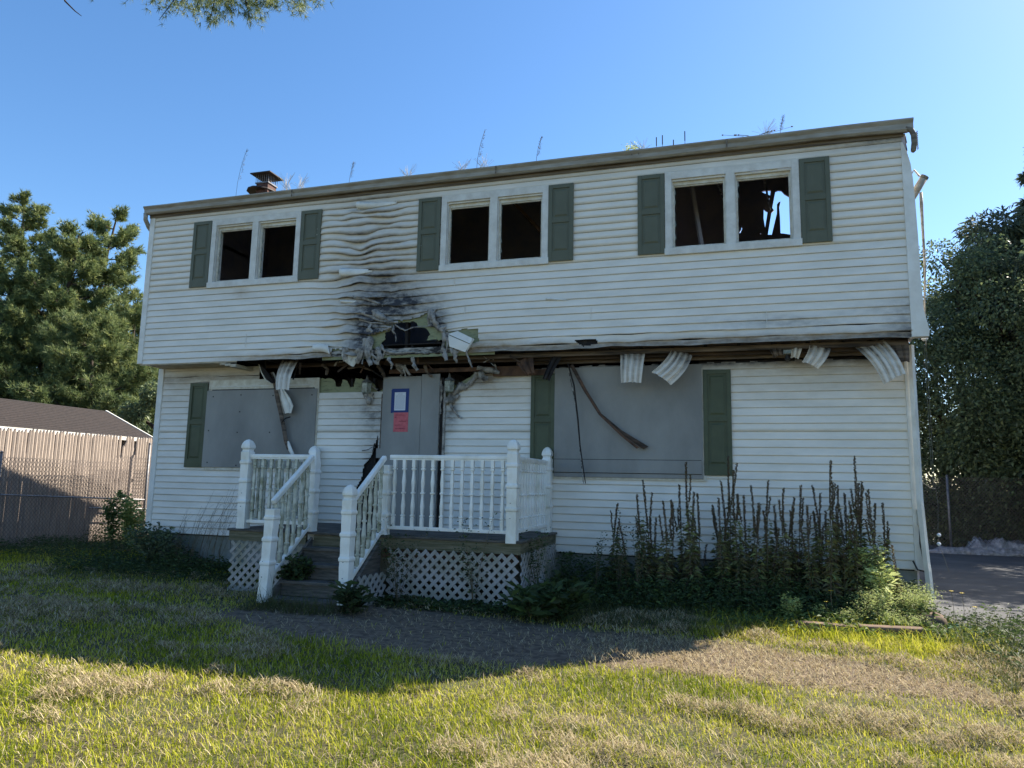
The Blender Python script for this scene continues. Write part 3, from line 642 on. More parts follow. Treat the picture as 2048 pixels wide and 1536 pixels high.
for uv, w in [([(360, 830), (390, 820), (420, 870), (470, 900)], .03), ([(350, 850), (345, 900), (360, 960), (400, 1010)], .02), ([(400, 1010), (430, 980), (440, 930)], .03), ([(370, 960), (420, 990)], .05),
              ([(1290, 760), (1240, 840), (1180, 900)], .06), ([(1180, 850), (1120, 910), (1060, 960), (1030, 1010)], .10), ([(1060, 960), (1110, 970), (1140, 940)], .06), ([(1070, 1010), (1090, 1060), (1130, 1110), (1165, 1135)], .035),
              ([(985, 820), (1000, 900), (990, 1000), (985, 1100)], .04), ([(450, 1340), (440, 1380), (425, 1440)], .015), ([(345, 1400), (400, 1388), (450, 1360)], .008), ([(700, 1100 + 400), (640, 1530)], .03)]:
    rag(uv, *Z2, D - .02, w, m='melted' if uv[0][0] > 450 or uv[0][1] < 1300 else 'char')
for uv, w in [([(330, 560), (325, 620), (300, 680)], .14), ([(400, 480), (390, 570), (400, 650), (420, 700)], .10), ([(470, 560), (490, 620), (470, 690)], .07), ([(1020, 600), (1035, 660)], .07), ([(1100, 590), (1110, 640), (1120, 680)], .05),
              ([(220, 560), (200, 600), (215, 660)], .12), ([(900, 240), (930, 330), (960, 380), (1010, 420)], .08), ([(440, 260), (500, 300), (560, 330)], .08), ([(520, 580), (620, 600), (740, 590), (860, 600)], .03), ([(560, 640), (590, 690), (580, 730)], .05), ([(760, 640), (770, 700), (800, 740)], .05)]:
    rag(uv, *Z2, -.03, w)
for uv, w in [([(480, 700), (520, 760), (530, 800)], .06), ([(640, 700), (680, 760), (660, 790)], .07), ([(860, 700), (880, 760), (920, 790)], .05), ([(1310, 760), (1330, 800), (1380, 810)], .10), ([(1290, 720), (1400, 740), (1470, 760)], .08), ([(20, 690), (60, 730), (50, 780)], .05), ([(230, 720), (330, 710), (420, 740)], .04)]:
    rag(uv, *Z2, .38, w, m='rim2' if w < .07 else 'melted')
# loose end flaps of courses
def flap(px, w, h, curl, lbl=None):
    p = at(*px, y=-.015); s = MB(); n = 12
    for i in range(n + 1):
        t = i / n; lift = curl * (1 - t) ** 3
        for j in range(5):
            q = j / 4; s.v.append((p.x + t * w, -.016 - lift * (.4 + .8 * math.sin(q * math.pi)) - .002, p.z + .0 - h * q * (1 - .75 * t) - .05 * t))
    for i in range(n):
        for j in range(4): a = i * 5 + j; s.f.append((a, a + 5, a + 6, a + 1))
    o = s.build('siding_flap', M['vinyl'], house, smooth=True); sm = o.modifiers.new('s', 'SOLIDIFY'); sm.thickness = .003
flap((719, 405), .62, .13, .09); flap((685, 537), .5, .15, .08); flap((683, 600), .5, .05, .03); flap((1092, 595), .01 + .3, .03, .01)
# peeled panel end with its foam backing hanging below the burn
def quad(uvs, ys, name, m, th=.012):
    P4 = [at(640 + a / 4.096, 560 + b / 4.096, y=yy) for (a, b), yy in zip(uvs, ys)]; bk = [p_ + Vector((0, th, 0)) for p_ in P4]
    return MB().add(P4 + bk, [(3, 2, 1, 0), (4, 5, 6, 7), (0, 1, 5, 4), (1, 2, 6, 5), (2, 3, 7, 6), (3, 0, 4, 7)]).build(name, M[m], house)
quad([(1048, 442), (1128, 418), (1250, 478), (1232, 522)], [-.03, -.04, -.13, -.14], 'peeled_siding', 'vinyl')
quad([(1046, 448), (1230, 528), (1188, 590), (1060, 545)], [-.03, -.15, -.12, -.05], 'peeled_siding', 'siding')
quad([(1228, 520), (1256, 478), (1262, 486), (1196, 596)], [-.15, -.14, -.14, -.13], 'peeled_edge', 'trimgrey')
p = at(702, 700, y=-.03); MB().ribbon([p, p + Vector((.01, -.04, -.09)), p + Vector((.03, -.03, -.19)), p + Vector((.06, -.02, -.25))], [.30, .27, .17, .03], (1, 0, 0), .004, -.1).build('peeled_siding', M['soffitv'], house, smooth=True)
p = at(655, 695, y=-.02); MB().ribbon([p + Vector((-.25, .0, .01)), p + Vector((-.1, -.03, 0)), p + Vector((.03, -.04, -.03)), p + Vector((.06, -.03, -.10))], [.09, .11, .12, .02], (0, 0, 1), .004, .1).build('peeled_siding', M['vinyl'], house, smooth=True)
# siding joint seams
for (u, v, h) in ((491, 680, .2), (1181, 628, .19), (1533, 640, .2), (929, 620, .1), (908, 565, .1)):
    p = at(u, v, y=-.016); MB().box((p.x, -.0185, p.z - h / 2), (p.x + .006, -.010, p.z + h / 2)).build('siding_joint', M['vinyl'], house)

# charred debris on the porch and in the void
rr = random.Random(5)
for i in range(16):
    x = rr.uniform(2.2, 6.2); z = rr.uniform(2.5, 2.7)
    MB().bar((x, rr.uniform(.1, .4), z + .12), (x + rr.uniform(-.3, .3), rr.uniform(.1, .42), z - rr.uniform(.02, .14)), rr.uniform(.01, .04), rr.uniform(.005, .03)).build('charred_splinter', M[rr.choice(['char', 'wood', 'rim', 'ash', 'char'])], house)

# chimney with cap
cy = 2.9; k0 = at(533, 381, y=cy)
MB().box((k0.x - .15, cy - .14, 6.1), (k0.x + .13, cy + .14, k0.z - .02 + .12)).build('chimney', M['flue'], house)
ch = MB().stack([(k0.z - .03, .29), (k0.z + .0, .28)], k0.x - .12, cy, 12, 0).build('chimney_collar', M['rustm'], house)
cz0 = k0.z + .10; cc = MB()
MB().box((k0.x - .17, cy - .16, cz0), (k0.x + .15, cy + .16, cz0 + .025)).build('chimney_rim', M['metal'], house)
for i in range(7):
    for sx in (-1, 1):
        MB().box((k0.x - .01 + sx * .15 - .003, cy - .15 + i * .05, cz0 + .02), (k0.x - .01 + sx * .15 + .003, cy - .144 + i * .05, cz0 + .2)).build('cap_rod', M['metal'], house)
        MB().box((k0.x - .16 + i * .05, cy + sx * .15 - .003, cz0 + .02), (k0.x - .154 + i * .05, cy + sx * .15 + .003, cz0 + .2)).build('cap_rod', M['metal'], house)
MB().box((k0.x - .04, cy - .03, cz0), (k0.x + .03, cy + .03, cz0 + .2)).build('cap_stem', M['rustm'], house)
MB().add([(k0.x - .25, cy - .24, cz0 + .19), (k0.x + .23, cy - .24, cz0 + .19), (k0.x + .23, cy + .24, cz0 + .19), (k0.x - .25, cy + .24, cz0 + .19), (k0.x - .25, cy - .24, cz0 + .21), (k0.x + .23, cy - .24, cz0 + .21), (k0.x + .23, cy + .24, cz0 + .21), (k0.x - .25, cy + .24, cz0 + .21), (k0.x - .01, cy, cz0 + .29)], [(0, 3, 2, 1), (0, 1, 5, 4), (1, 2, 6, 5), (2, 3, 7, 6), (3, 0, 4, 7), (4, 5, 8), (5, 6, 8), (6, 7, 8), (7, 4, 8)]).build('chimney_cap', M['rustm'], house)

# service mast, junction box, stray wires on the right corner
sm_ = thing('service_mast', (11.25, .2, 4.5), 'grey plastic conduit stub sticking out past the upper right corner', 'conduit')
MB().tube([(11.22, .25, 4.40), (11.40, .2, 4.70)], .045, 10).build('pipe', M['gutter'], sm_, smooth=True)
MB().tube([(11.39, .203, 4.685), (11.41, .197, 4.715)], .048, 10).build('pipe_end', M['lampg'], sm_)
MB().tube([(11.24, .15, 4.72), (11.28, .13, 4.78), (11.34, .15, 4.70)], .012, 6).build('wire', M['melted'], sm_)
wr = MB(); pts = []
for i, (u, v) in enumerate([(1842, 385), (1843, 410), (1845, 450), (1848, 500), (1850, 540), (1849, 600), (1851, 670), (1852, 690)]): pts.append(at(u, v, y=.2))
wr.tube(pts, [.018, .02, .016, .014, .013, .009, .009, .009], 6)
cab = thing('burnt_cable', tuple(pts[0]), 'thick burnt service cable dangling beside the upper right corner', 'cable')
wr.build('cable_sheath', M['melted'], cab, smooth=True)
p = at(1849, 677, y=.2); MB().stack([(p.z - .03, .015), (p.z - .01, .035), (p.z + .02, .032), (p.z + .035, .01)], p.x, p.y, 10, 0).build('cable_insulator', M['paper'], cab)
pts2 = [at(u, v, y=.2) for u, v in [(1852, 690), (1856, 760), (1862, 850), (1866, 930), (1872, 980), (1876, 1010), (1876, 1060), (1878, 1090), (1890, 1120), (1898, 1145)]]
MB().tube(pts2, .0022, 4).tube([at(1845, 965, y=.2), at(1860, 975, y=.2), at(1872, 978, y=.2)], .002, 4).tube([a + Vector((-.02, 0, 0)) for a in pts2[:5]], .002, 4).build('thin_wire', M['lampg'], cab)
for v in (1070, 1088): q = at(1878, v, y=.2); MB().stack([(q.z - .02, .01), (q.z, .022), (q.z + .02, .012)], q.x, q.y, 7, .3).build('wire_nut', M['paper'], cab)
jb = thing('junction_box', (11.13, D - .1, .5), 'small cream junction box at the foot of the right corner', 'junction box')
q = at(1840, 1035, y=D - .06); MB().box((q.x - .03, D - .10, q.z - .09), (q.x + .035, D - .026, q.z + .09)).build('box_body', M['sash'], jb, bevel=.006)
MB().tube([(q.x, D - .05, q.z - .09), (q.x - .01, D - .06, q.z - .3), (q.x + .02, D - .05, q.z - .5), (q.x + .03, D - .06, q.z - .62)], .014, 6).tube([(q.x + .03, D - .05, q.z - .62), (q.x - .06, D - .07, q.z - .6), (q.x - .1, D - .06, q.z - .5)], .01, 6).build('box_wire', M['black'], jb)

# lights
def lantern(px, y, label, damaged):
    p = at(*px, y=y); t = thing('wall_lantern', tuple(p), label, 'wall lantern'); x, z = p.x, p.z
    m = 'melted' if damaged else 'glass'
    MB().stack([(z - .02, .045), (z, .06), (z + .14, .068), (z + .15, .05)], x, y, 6, 0).build('lamp_glass', M[m] if not damaged else M['glass'], t)
    c = MB()
    for j in range(6):
        a = j * math.pi / 3; c.bar((x + .062 * math.cos(a), y + .062 * math.sin(a), z - .02), (x + .072 * math.cos(a), y + .072 * math.sin(a), z + .15), .006, .006)
    c.build('lamp_cage', M['lampg'], t)
    MB().stack([(z + .15, .078), (z + .17, .06), (z + .2, .02), (z + .23, .012), (z + .26, .004)], x, y, 6, 0).build('lamp_roof', M['lampg'], t)
    MB().tube([(x, y + .03, z - .03), (x, y + .02, z - .09), (x + .02, y + .06, z - .12)], .018, 6).build('lamp_arm', M['melted' if damaged else 'lampg'], t)
    MB().stack([(z - .17, .03), (z - .13, .045), (z - .08, .03)], x + .02, D - .05, 8, 0).build('wall_mount', M['melted' if damaged else 'lampg'], t)
lantern((898, 782), D - .1, 'glass carriage lantern to the right of the boarded door', False)
lantern((733, 785), D - .1, 'cobwebbed drooping lantern to the left of the boarded door', True)
p = at(1575, 705, y=.25); t = thing('security_light', tuple(p), 'rectangular floodlight hanging crooked under the scorched overhang', 'floodlight')
MB().box((p.x - .06, .20, p.z - .03), (p.x + .06, .28, p.z + .035)).build('lamp_housing', M['lampg'], t, bevel=.008)
MB().box((p.x - .05, .195, p.z - .02), (p.x + .05, .201, p.z + .025)).build('lamp_glass', M['glass'], t)
MB().stack([(p.z - .10, .02), (p.z - .08, .035), (p.z - .04, .025), (p.z + .08, .025)], p.x, .26, 8, 0).build('lamp_sensor', M['black'], t)

# notices
nt_ = thing('notice_sheet', (4.41, D - .055, 2.08), 'typed white notice taped with wide blue tape to the boarded door', 'notice')
MB().box((4.27, D - .058, 1.912), (4.548, D - .0555, 2.268)).box((4.262, D - .0585, 1.905), (4.29, D - .058, 2.25)).build('tape', M['blue'], nt_)
MB().box((4.318, D - .061, 1.942), (4.497, D - .0592, 2.212)).build('paper', M['paper'], nt_)
tx = MB(); rr = random.Random(3)
for i in range(15):
    z = 2.19 - i * .0158; x = 4.332 if i > 1 else 4.37; e = 4.485 if i > 1 else 4.45
    while x < e:
        w = rr.uniform(.008, .024); tx.box((x, D - .0618, z), (min(x + w, e), D - .0612, z + .0045)); x += w + .005
tx.build('print', M['greyink'], nt_)
pk = thing('notice_sheet', (4.43, D - .055, 1.77), 'pink handwritten notice taped below the white one on the boarded door', 'notice')
MB().box((4.315, D - .0575, 1.625), (4.548, D - .0555, 1.91)).build('paper', M['pink'], pk)
hw = MB()
for (z, a, b, h) in ((1.868, 4.335, 4.48, .012), (1.775, 4.40, 4.52, .014), (1.72, 4.34, 4.45, .008), (1.665, 4.345, 4.49, .014), (1.83, 4.33, 4.36, .02)):
    x = a
    while x < b:
        hw.tube([(x, D - .058, z), (x + .005, D - .058, z + h * rr.uniform(.5, 1.2)), (x + .010, D - .058, z + h * rr.uniform(0, .4))], .0016, 4); x += .011
hw.build('handwriting', M['ink'], pk)

# loose strips leaning in front of the right board, burnt stick on the left board
st = thing('burnt_trim_strips', (7.0, .3, 2.5), 'long charred trim strips drooping from the overhang across the large grey board', 'trim strips')
def tapes(uvs, w, y, m):
    pts = [at(a, b, y=y + dy) for a, b, dy in uvs]
    return MB().ribbon(pts, w, (1, 0, .5), .006, .1).build('strip', M[m], st)
tapes([(1136, 728, 0), (1148, 770, 0), (1156, 840, 0), (1160, 890, .0), (1171, 967, .0)], [.02, .022, .024, .018, .012], .30, 'char')
tapes([(1136, 735, 0), (1150, 800, 0), (1158, 860, 0), (1160, 900, .0), (1167, 967, .0)], [.01, .012, .014, .01, .01], .32, 'ash')
tapes([(1143, 730, 0), (1170, 780, 0), (1200, 828, 0), (1240, 862, .02), (1292, 896, .04)], [.05, .045, .04, .05, .08], .34, 'rim')
tapes([(1160, 760, 0), (1185, 805, 0), (1203, 832, 0), (1245, 872, .02), (1276, 896, .04)], [.03, .03, .03, .03, .04], .30, 'wood')
bs = thing('burnt_trim_strip', (2.3, .35, 2.6), 'charred metal trim with a melted white rag hanging over the left boarded window', 'trim strip')
def T2(uvs, w, y, m, nm, wdir=(1, 0, .1)):
    return MB().ribbon([at(480 + a / 6.827, 680 + b / 6.827, y=y) for a, b in uvs], w, wdir, .008, .2).build(nm, M[m], bs, smooth=True)
T2([(440, 440), (490, 600), (520, 800), (560, 1000), (600, 1200), (630, 1380), (670, 1500)], [.05, .09, .09, .07, .07, .07, .06], .36, 'rim2', 'trim_bar')
T2([(455, 440), (520, 590), (560, 780), (600, 1000)], [.02, .05, .04, .02], .35, 'gutter', 'trim_bar')
T2([(560, 650), (600, 800), (640, 900), (655, 1000)], [.02, .10, .13, .10], .33, 'vinyl', 'melted_rag')
T2([(590, 670), (660, 790), (710, 900), (690, 1000)], [.02, .06, .05, .03], .32, 'vinyl', 'melted_rag')
T2([(270, 330), (330, 440), (400, 540), (460, 590)], [.03, .13, .14, .05], .30, 'char', 'burnt_panel')
T2([(260, 330), (300, 440), (350, 540), (430, 595)], [.01, .03, .03, .01], .29, 'soffitv', 'burnt_panel')
T2([(660, 1380), (670, 1430), (690, 1500), (720, 1560)], [.02, .05, .07, .06], .34, 'vinyl', 'melted_rag')
T2([(570, 1130), (620, 1070), (690, 1050)], .02, .33, 'char', 'trim_bar', (0, 0, 1))

# ------------------------------------------------------------------ porch
porch = thing('porch', (4.8, -.4, GZ), 'weathered wooden porch with white turned railings, lattice skirt and four steps', 'porch')
DX0, DX1, DY, DZ = 2.89, 6.79, -1.26, .265
for i in range(12):
    y = DY - .02 + i * .145
    if y > D - .1: break
    MB().box((DX0 - .02, y, DZ - .028), (DX1 + .02, min(y + .138, D - .02), DZ)).build('deck_board', M['deckw'], porch, bevel=.004)
MB().box((DX0, DY, .112), (4.02, DY + .04, DZ - .03)).build('rim_board', M['fasc'], porch)
MB().box((5.03, DY, .112), (DX1, DY + .04, DZ - .03)).build('rim_board', M['fasc'], porch)
MB().box((DX1 - .04, DY + .042, .112), (DX1 - .001, D - .02, DZ - .031)).build('rim_board', M['fasc'], porch)
MB().box((DX0 + .001, DY + .042, .112), (DX0 + .04, D - .02, DZ - .031)).build('rim_board', M['fasc'], porch)
MB().box((5.06, DY + .05, .0), (DX1 - .05, DY + .09, .10)).build('rim_board', M['wood'], porch)
def post(x, y, z0, z1, half=.062, cap=True, tilt=None, dirty=False, broken=False):
    p = [(z0, half)]
    def ring(z): return [(z - .028, half * .97), (z - .012, half * 1.12), (z + .012, half * 1.12), (z + .028, half * .97)]
    base = z1 - 1.10
    for zz, in ((base + .30,), (base + .56,), (base + .80,)):
        if zz > z0 + .08:
            if p[-1][0] < zz - .16: p += [(zz - .20, half * .93), (zz - .1, half * .99)]
            p += ring(zz)
    p += [(z1 - .20, half)]
    if cap:
        p += [(z1 - .165, half), (z1 - .16, half * .86), (z1 - .14, half * .80), (z1 - .125, half * .86), (z1 - .115, half * 1.04), (z1 - .09, half * 1.04), (z1 - .06, half * .93), (z1 - .03, half * .70), (z1 - .01, half * .4), (z1, half * .06)]
    elif broken: p += [(z1 - .08, half * .8), (z1 - .045, half * .72), (z1 - .01, half * .4), (z1, .008)]
    MB().stack(p, x, y, 4, math.pi / 4, tilt).build('post', M['rail'], porch, bevel=.006)
    for zz in (z0 + .45, z0 + .28): MB().tube([(x - .01, y - half - .004, zz), (x - .01, y - half + .005, zz)], .005, 6).build('screw', M['black'], porch)
PF = -1.2
post(3.045, PF, DZ, 1.41); post(6.68, PF - .03, DZ - .03, 1.415); post(4.04, PF, DZ, 1.30, cap=False, broken=True); post(5.045, PF, DZ, 1.30, cap=False)
post(6.68, .36, DZ, 1.41); post(3.045, .36, DZ, 1.41)
SY = -2.08
post(4.06, SY, -.46, .77, half=.06, cap=False, tilt=lambda z: ((z + .46) * .04, 0)); post(5.07, SY, -.42, .86, half=.06)
def baluster(x, y, z0, z1, half=.019, m='rail'):
    h = z1 - z0
    def r_(f): return [(z0 + h * f - .014, half * .72), (z0 + h * f - .008, half * 1.15), (z0 + h * f + .008, half * 1.15), (z0 + h * f + .014, half * .72)]
    p = [(z0, half), (z0 + h * .13, half)] + r_(.16) + [(z0 + h * .30, half * 1.0), (z0 + h * .45, half * .62)] + r_(.5) + [(z0 + h * .56, half * .75), (z0 + h * .66, half * 1.0), (z0 + h * .82, half * .62)] + r_(.86) + [(z0 + h * .89, half), (z1, half)]
    return MB().stack(p, x, y, 8 if m == 'x' else 4, math.pi / 4).build('baluster', M[m], porch)
def rail_run(a, b, n, zt, zb, axis, m='rail', mb='rail'):
    (xa, ya), (xb, yb) = a, b
    MB().bar((xa, ya, zt - .022), (xb, yb, zt - .022), .052, .05).build('top_rail', M[mb], porch, bevel=.012)
    MB().bar((xa, ya, zt - .052), (xb, yb, zt - .052), .034, .014).build('rail_fillet', M[mb], porch)
    MB().bar((xa, ya, zb + .02), (xb, yb, zb + .02), .045, .042).build('bottom_rail', M[mb], porch, bevel=.005)
    for i in range(n):
        t = (i + .55) / (n + .1); baluster(xa + (xb - xa) * t, ya + (yb - ya) * t, zb + .04, zt - .055, m=m)
rail_run((5.10, PF), (6.62, PF - .02), 12, 1.222, .335, 'x')
rail_run((3.10, PF), (3.98, PF), 7, 1.215, .34, 'x', m='raild')
rail_run((6.68, PF + .06), (6.68, .30), 12, 1.222, .335, 'y')
rail_run((3.045, PF + .06), (3.045, .30), 11, 1.215, .34, 'y', m='raild')
# stair rails
def stair_rail(x, ytop, ybot, zt0, zt1, zb0, zb1, n, m):
    MB().bar((x, ytop, zt0), (x, ybot, zt1), .056, .06).build('top_rail', M['rail'], porch, bevel=.012)
    MB().bar((x, ytop, zb0), (x, ybot, zb1), .05, .045).build('bottom_rail', M['rail'], porch, bevel=.005)
    for i in range(n):
        t = (i + .6) / (n + .2); y = ytop + (ybot - ytop) * t; zb = zb0 + (zb1 - zb0) * t; zt = zt0 + (zt1 - zt0) * t
        baluster(x, y, zb + .01, zt - .02, m=m)
    for t in (.12, .78):
        y = ytop + (ybot - ytop) * t; z = zb0 + (zb1 - zb0) * t
        MB().box((x - .012, y - .012, z + .018), (x + .012, y + .012, z + .0275)).build('rail_slot', M['black'], porch)
stair_rail(4.05, PF - .06, SY + .06, 1.19, .64, .34, -.22, 6, 'raild'); stair_rail(5.055, PF - .06, SY + .06, 1.19, .66, .34, -.20, 6, 'raild')
# steps: each tread two planks, plus riser, stringers
for k in range(1, 5):
    z = DZ - k * .168; y = DY - .205 * k
    for j in range(2):
        MB().box((4.12, y - .02 + j * .112, z - .035), (5.01, y + .086 + j * .112, z - .002 * j)).build('tread', M['deckw'], porch, bevel=.005)
for k in range(0, 5):
    z = DZ - k * .168; y = DY - .205 * k
    MB().box((4.13, y + .004, z - .168 + .002), (5.0, y + .024, z - .037)).build('riser', M['deckw' if k else 'fasc'], porch)
for x in (4.085, 5.02):
    MB().add([(x, DY, .2), (x + .035, DY, .2), (x, DY - .9, -.46), (x + .035, DY - .9, -.46), (x, DY, -.3), (x + .035, DY, -.3), (x, DY - .7, -.56), (x + .035, DY - .7, -.56)], [(0, 1, 3, 2), (4, 6, 7, 5), (0, 2, 6, 4), (1, 5, 7, 3), (2, 3, 7, 6), (0, 4, 5, 1)]).build('stringer', M['deckw'], porch)
# lattice panels: each slat its own sub-part
def lattice(a, b, z0, z1, name='lattice_panel', sway=0):
    A = Vector((a[0], a[1], 0)); B = Vector((b[0], b[1], 0)); L_ = (B - A).length; d = (B - A).normalized(); nrm = Vector((d.y, -d.x, 0)); H = z1 - z0
    fr = MB(); fr.bar(A + Vector((0, 0, z0 + .012)) + nrm * .0, B + Vector((0, 0, z0 + .012)), .012, .03); po = fr.build(name, M['lattice'], porch)
    sp = .117; k = -int(H / sp) - 2
    while k * sp < L_ + H:
        for sg in (1, -1):
            u0 = k * sp + (0 if sg > 0 else .03)
            # line u = u0 + sg' * (z - z0); clip to the panel
            if sg > 0: ua, ub = u0, u0 + H; za, zb = 0, H
            else: ua, ub = u0 + 0, u0 - H; za, zb = 0, H
            pts = []
            def clip(ua, za, ub, zb):
                t0, t1 = 0., 1.
                du = ub - ua
                for lim, sgn in ((0, 1), (L_, -1)):
                    fa = sgn * (ua - lim); fb = sgn * (ub - lim)
                    if fa < 0 and fb < 0: return None
                    if fa < 0: t0 = max(t0, fa / (fa - fb))
                    elif fb < 0: t1 = min(t1, fa / (fa - fb))
                if t1 - t0 < .06: return None
                return (ua + du * t0, za + (zb - za) * t0, ua + du * t1, za + (zb - za) * t1)
            c = clip(ua, za, ub, zb)
            if c is None: continue
            off = nrm * (.004 if sg > 0 else -.004)
            P = A + d * c[0] + off + Vector((0, 0, z0 + c[1])); Q = A + d * c[2] + off + Vector((0, 0, z0 + c[3]))
            s = MB(); dd = (Q - P).normalized(); w = dd.cross(nrm).normalized() * .02; th = nrm * .0035
            s.add([P - w - th, P + w - th, Q + w - th, Q - w - th, P - w + th, P + w + th, Q + w + th, Q - w + th], [(0, 3, 2, 1), (4, 5, 6, 7), (0, 1, 5, 4), (1, 2, 6, 5), (2, 3, 7, 6), (3, 0, 4, 7)])
            o = s.build('slat', M['lattice'], po); o.matrix_parent_inverse = Matrix()
        k += 1
    return po
lattice((5.16, DY - .02), (DX1 - .02, DY - .02), -.50, .115); lattice((DX0 + .05, DY - .012), (3.99, DY - .012), -.50, .108)
lattice((DX1 + .01, DY), (DX1 + .01, D - .05), -.48, .11); lattice((5.09, -1.86), (5.15, DY - .04), -.52, -.16)

# ------------------------------------------------------------------ ground
def gh(x, y):
    """height of the ground"""
    h = .02 * nz(x * .5, y * .5, 1) + .012 * nz(x * 2.2, y * 2.2, 4)
    return GZ + h
def poly_from_pixels(pts): return [(lambda p: (p.x, p.y))(at(u, v, z=GZ)) for u, v in pts]
PATH = poly_from_pixels([(395, 1232), (520, 1212), (760, 1208), (950, 1230), (1200, 1262), (1420, 1288), (1700, 1322), (1960, 1372), (2100, 1440), (2060, 1420), (1850, 1400), (1500, 1368), (1250, 1340), (1010, 1335), (800, 1312), (560, 1275)])
DRIVE = [(11.35, 13.5), (11.15, 2.5), (11.2, .3), (11.6, -.9), (11.35, -1.9), (11.2, -2.7), (12.2, -4.0), (14, -5.2), (26, -9), (26, 13.5)]
def segd(x, y, P):
    best = 1e9
    for i in range(len(P)):
        ax, ay = P[i]; bx, by = P[(i + 1) % len(P)]; dx, dy = bx - ax, by - ay; t = max(0, min(1, ((x - ax) * dx + (y - ay) * dy) / (dx * dx + dy * dy + 1e-9)))
        best = min(best, math.hypot(x - ax - t * dx, y - ay - t * dy))
    return best
def pathness(x, y):
    d = segd(x, y, PATH); j = .14 * nz(x * 2.6, y * 2.6, 8)
    return max(0, min(1, .5 + (d if inpoly(x, y, PATH) else -d) * 3.3 + j * 3))
def driveness(x, y):
    d = segd(x, y, DRIVE); j = .1 * nz(x * 3, y * 3, 2)
    return max(0, min(1, .5 + ((d if inpoly(x, y, DRIVE) else -d) + j) * 6))
gxs = np.concatenate([np.linspace(-400, -40, 12), np.linspace(-36, -6, 25), np.arange(-5.6, 14.2, .12), np.linspace(14.6, 40, 25), np.linspace(50, 400, 10)])
gys = np.concatenate([np.linspace(-400, -40, 8), np.linspace(-36, -9, 12), np.arange(-8.6, 3, .12), np.linspace(3.4, 40, 50), np.linspace(50, 600, 12)])
V = []; PN = []; DN = []
for y in gys:
    for x in gxs:
        near = -7 < x < 17 and -9.5 < y < 14
        V.append((x, y, gh(x, y) if near else GZ)); PN.append(pathness(x, y) if near and x < 14 else 0); DN.append(0)
nx_ = len(gxs); F = [(j * nx_ + i, j * nx_ + i + 1, (j + 1) * nx_ + i + 1, (j + 1) * nx_ + i) for j in range(len(gys) - 1) for i in range(nx_ - 1)]
def ground_extra(nt, out, mp):
    N, L = nt.nodes, nt.links
    a = N.new('ShaderNodeAttribute'); a.attribute_name = 'path'
    n2 = N.new('ShaderNodeTexNoise'); n2.inputs['Scale'].default_value = 14; n2.inputs['Detail'].default_value = 8; L.new(mp.outputs[0], n2.inputs[0])
    r = N.new('ShaderNodeValToRGB'); r.color_ramp.elements[0].position = .35; r.color_ramp.elements[1].position = .65; r.color_ramp.elements[0].color = (.085, .060, .042, 1); r.color_ramp.elements[1].color = (.19, .143, .100, 1)
    L.new(n2.outputs[0], r.inputs[0]); mx = N.new('ShaderNodeMix'); mx.data_type = 'RGBA'; L.new(a.outputs['Fac'], mx.inputs[0]); L.new(out, mx.inputs[6]); L.new(r.outputs[0], mx.inputs[7]); return mx.outputs[2]
gm = mat('soil and thatch', (.075, .06, .035), .95, (.05, .06, .02), 5, bump=.6, bscale=30, extra=ground_extra)
gd = rawmesh('ground', np.array(V), np.array(F), gm, smooth=True); a = gd.data.attributes.new('path', 'FLOAT', 'POINT'); a.data.foreach_set('value', np.array(PN, dtype=np.float32)); tag(gd, kind='structure')
# driveway sheet, draped 2 cm over the soil
V = []; F = []; xs = np.arange(10.2, 27, .16); ys = np.arange(-9, 13.7, .16); nx_ = len(xs)
for y in ys:
    for x in xs: V.append((x, y, GZ + .028 + .01 * nz(x * .6, y * .6, 3)))
for j in range(len(ys) - 1):
    for i in range(nx_ - 1):
        if driveness((xs[i] + xs[i + 1]) / 2, (ys[j] + ys[j + 1]) / 2) > .5: F.append((j * nx_ + i, j * nx_ + i + 1, (j + 1) * nx_ + i + 1, (j + 1) * nx_ + i))
tag(rawmesh('driveway', np.array(V), np.array(F), M['asphalt'], smooth=True), kind='structure')

# ------------------------------------------------------------------ blades, leaves
def blades(P, H, Wd, lean, az, rnd, name, material, bend=.5, segs=2):
    """P (n,3) roots; one tapering bent blade each"""
    n = len(P); dx = np.cos(az); dy = np.sin(az); side = np.stack([-dy, dx, 0 * dx], 1) * (Wd[:, None] / 2); V = []
    hd = np.stack([dx, dy, 0 * dx], 1)
    for k in range(segs):
        t = k / segs; c = P + hd * (lean * H * (t ** (1 + bend)))[:, None] + np.array([0, 0, 1.]) * (H * t * np.sqrt(np.clip(1 - (lean * t * .7) ** 2, .05, 1)))[:, None]
        V += [c - side * (1 - .35 * t), c + side * (1 - .35 * t)]
    tip = P + hd * (lean * H)[:, None] + np.array([0, 0, 1.]) * (H * np.sqrt(np.clip(1 - (lean * .7) ** 2, .05, 1)))[:, None]; V.append(tip)
    m_ = 2 * segs + 1; VV = np.stack(V, 1).reshape(-1, 3); b = np.arange(n)[:, None] * m_; F = []
    for k in range(segs - 1): F.append(np.concatenate([b + 2 * k, b + 2 * k + 1, b + 2 * k + 3], 1)); F.append(np.concatenate([b + 2 * k, b + 2 * k + 3, b + 2 * k + 2], 1))
    F.append(np.concatenate([b + 2 * segs - 2, b + 2 * segs - 1, b + 2 * segs], 1))
    return rawmesh(name, VV, np.concatenate(F, 0), material, None, np.repeat(rnd, m_))
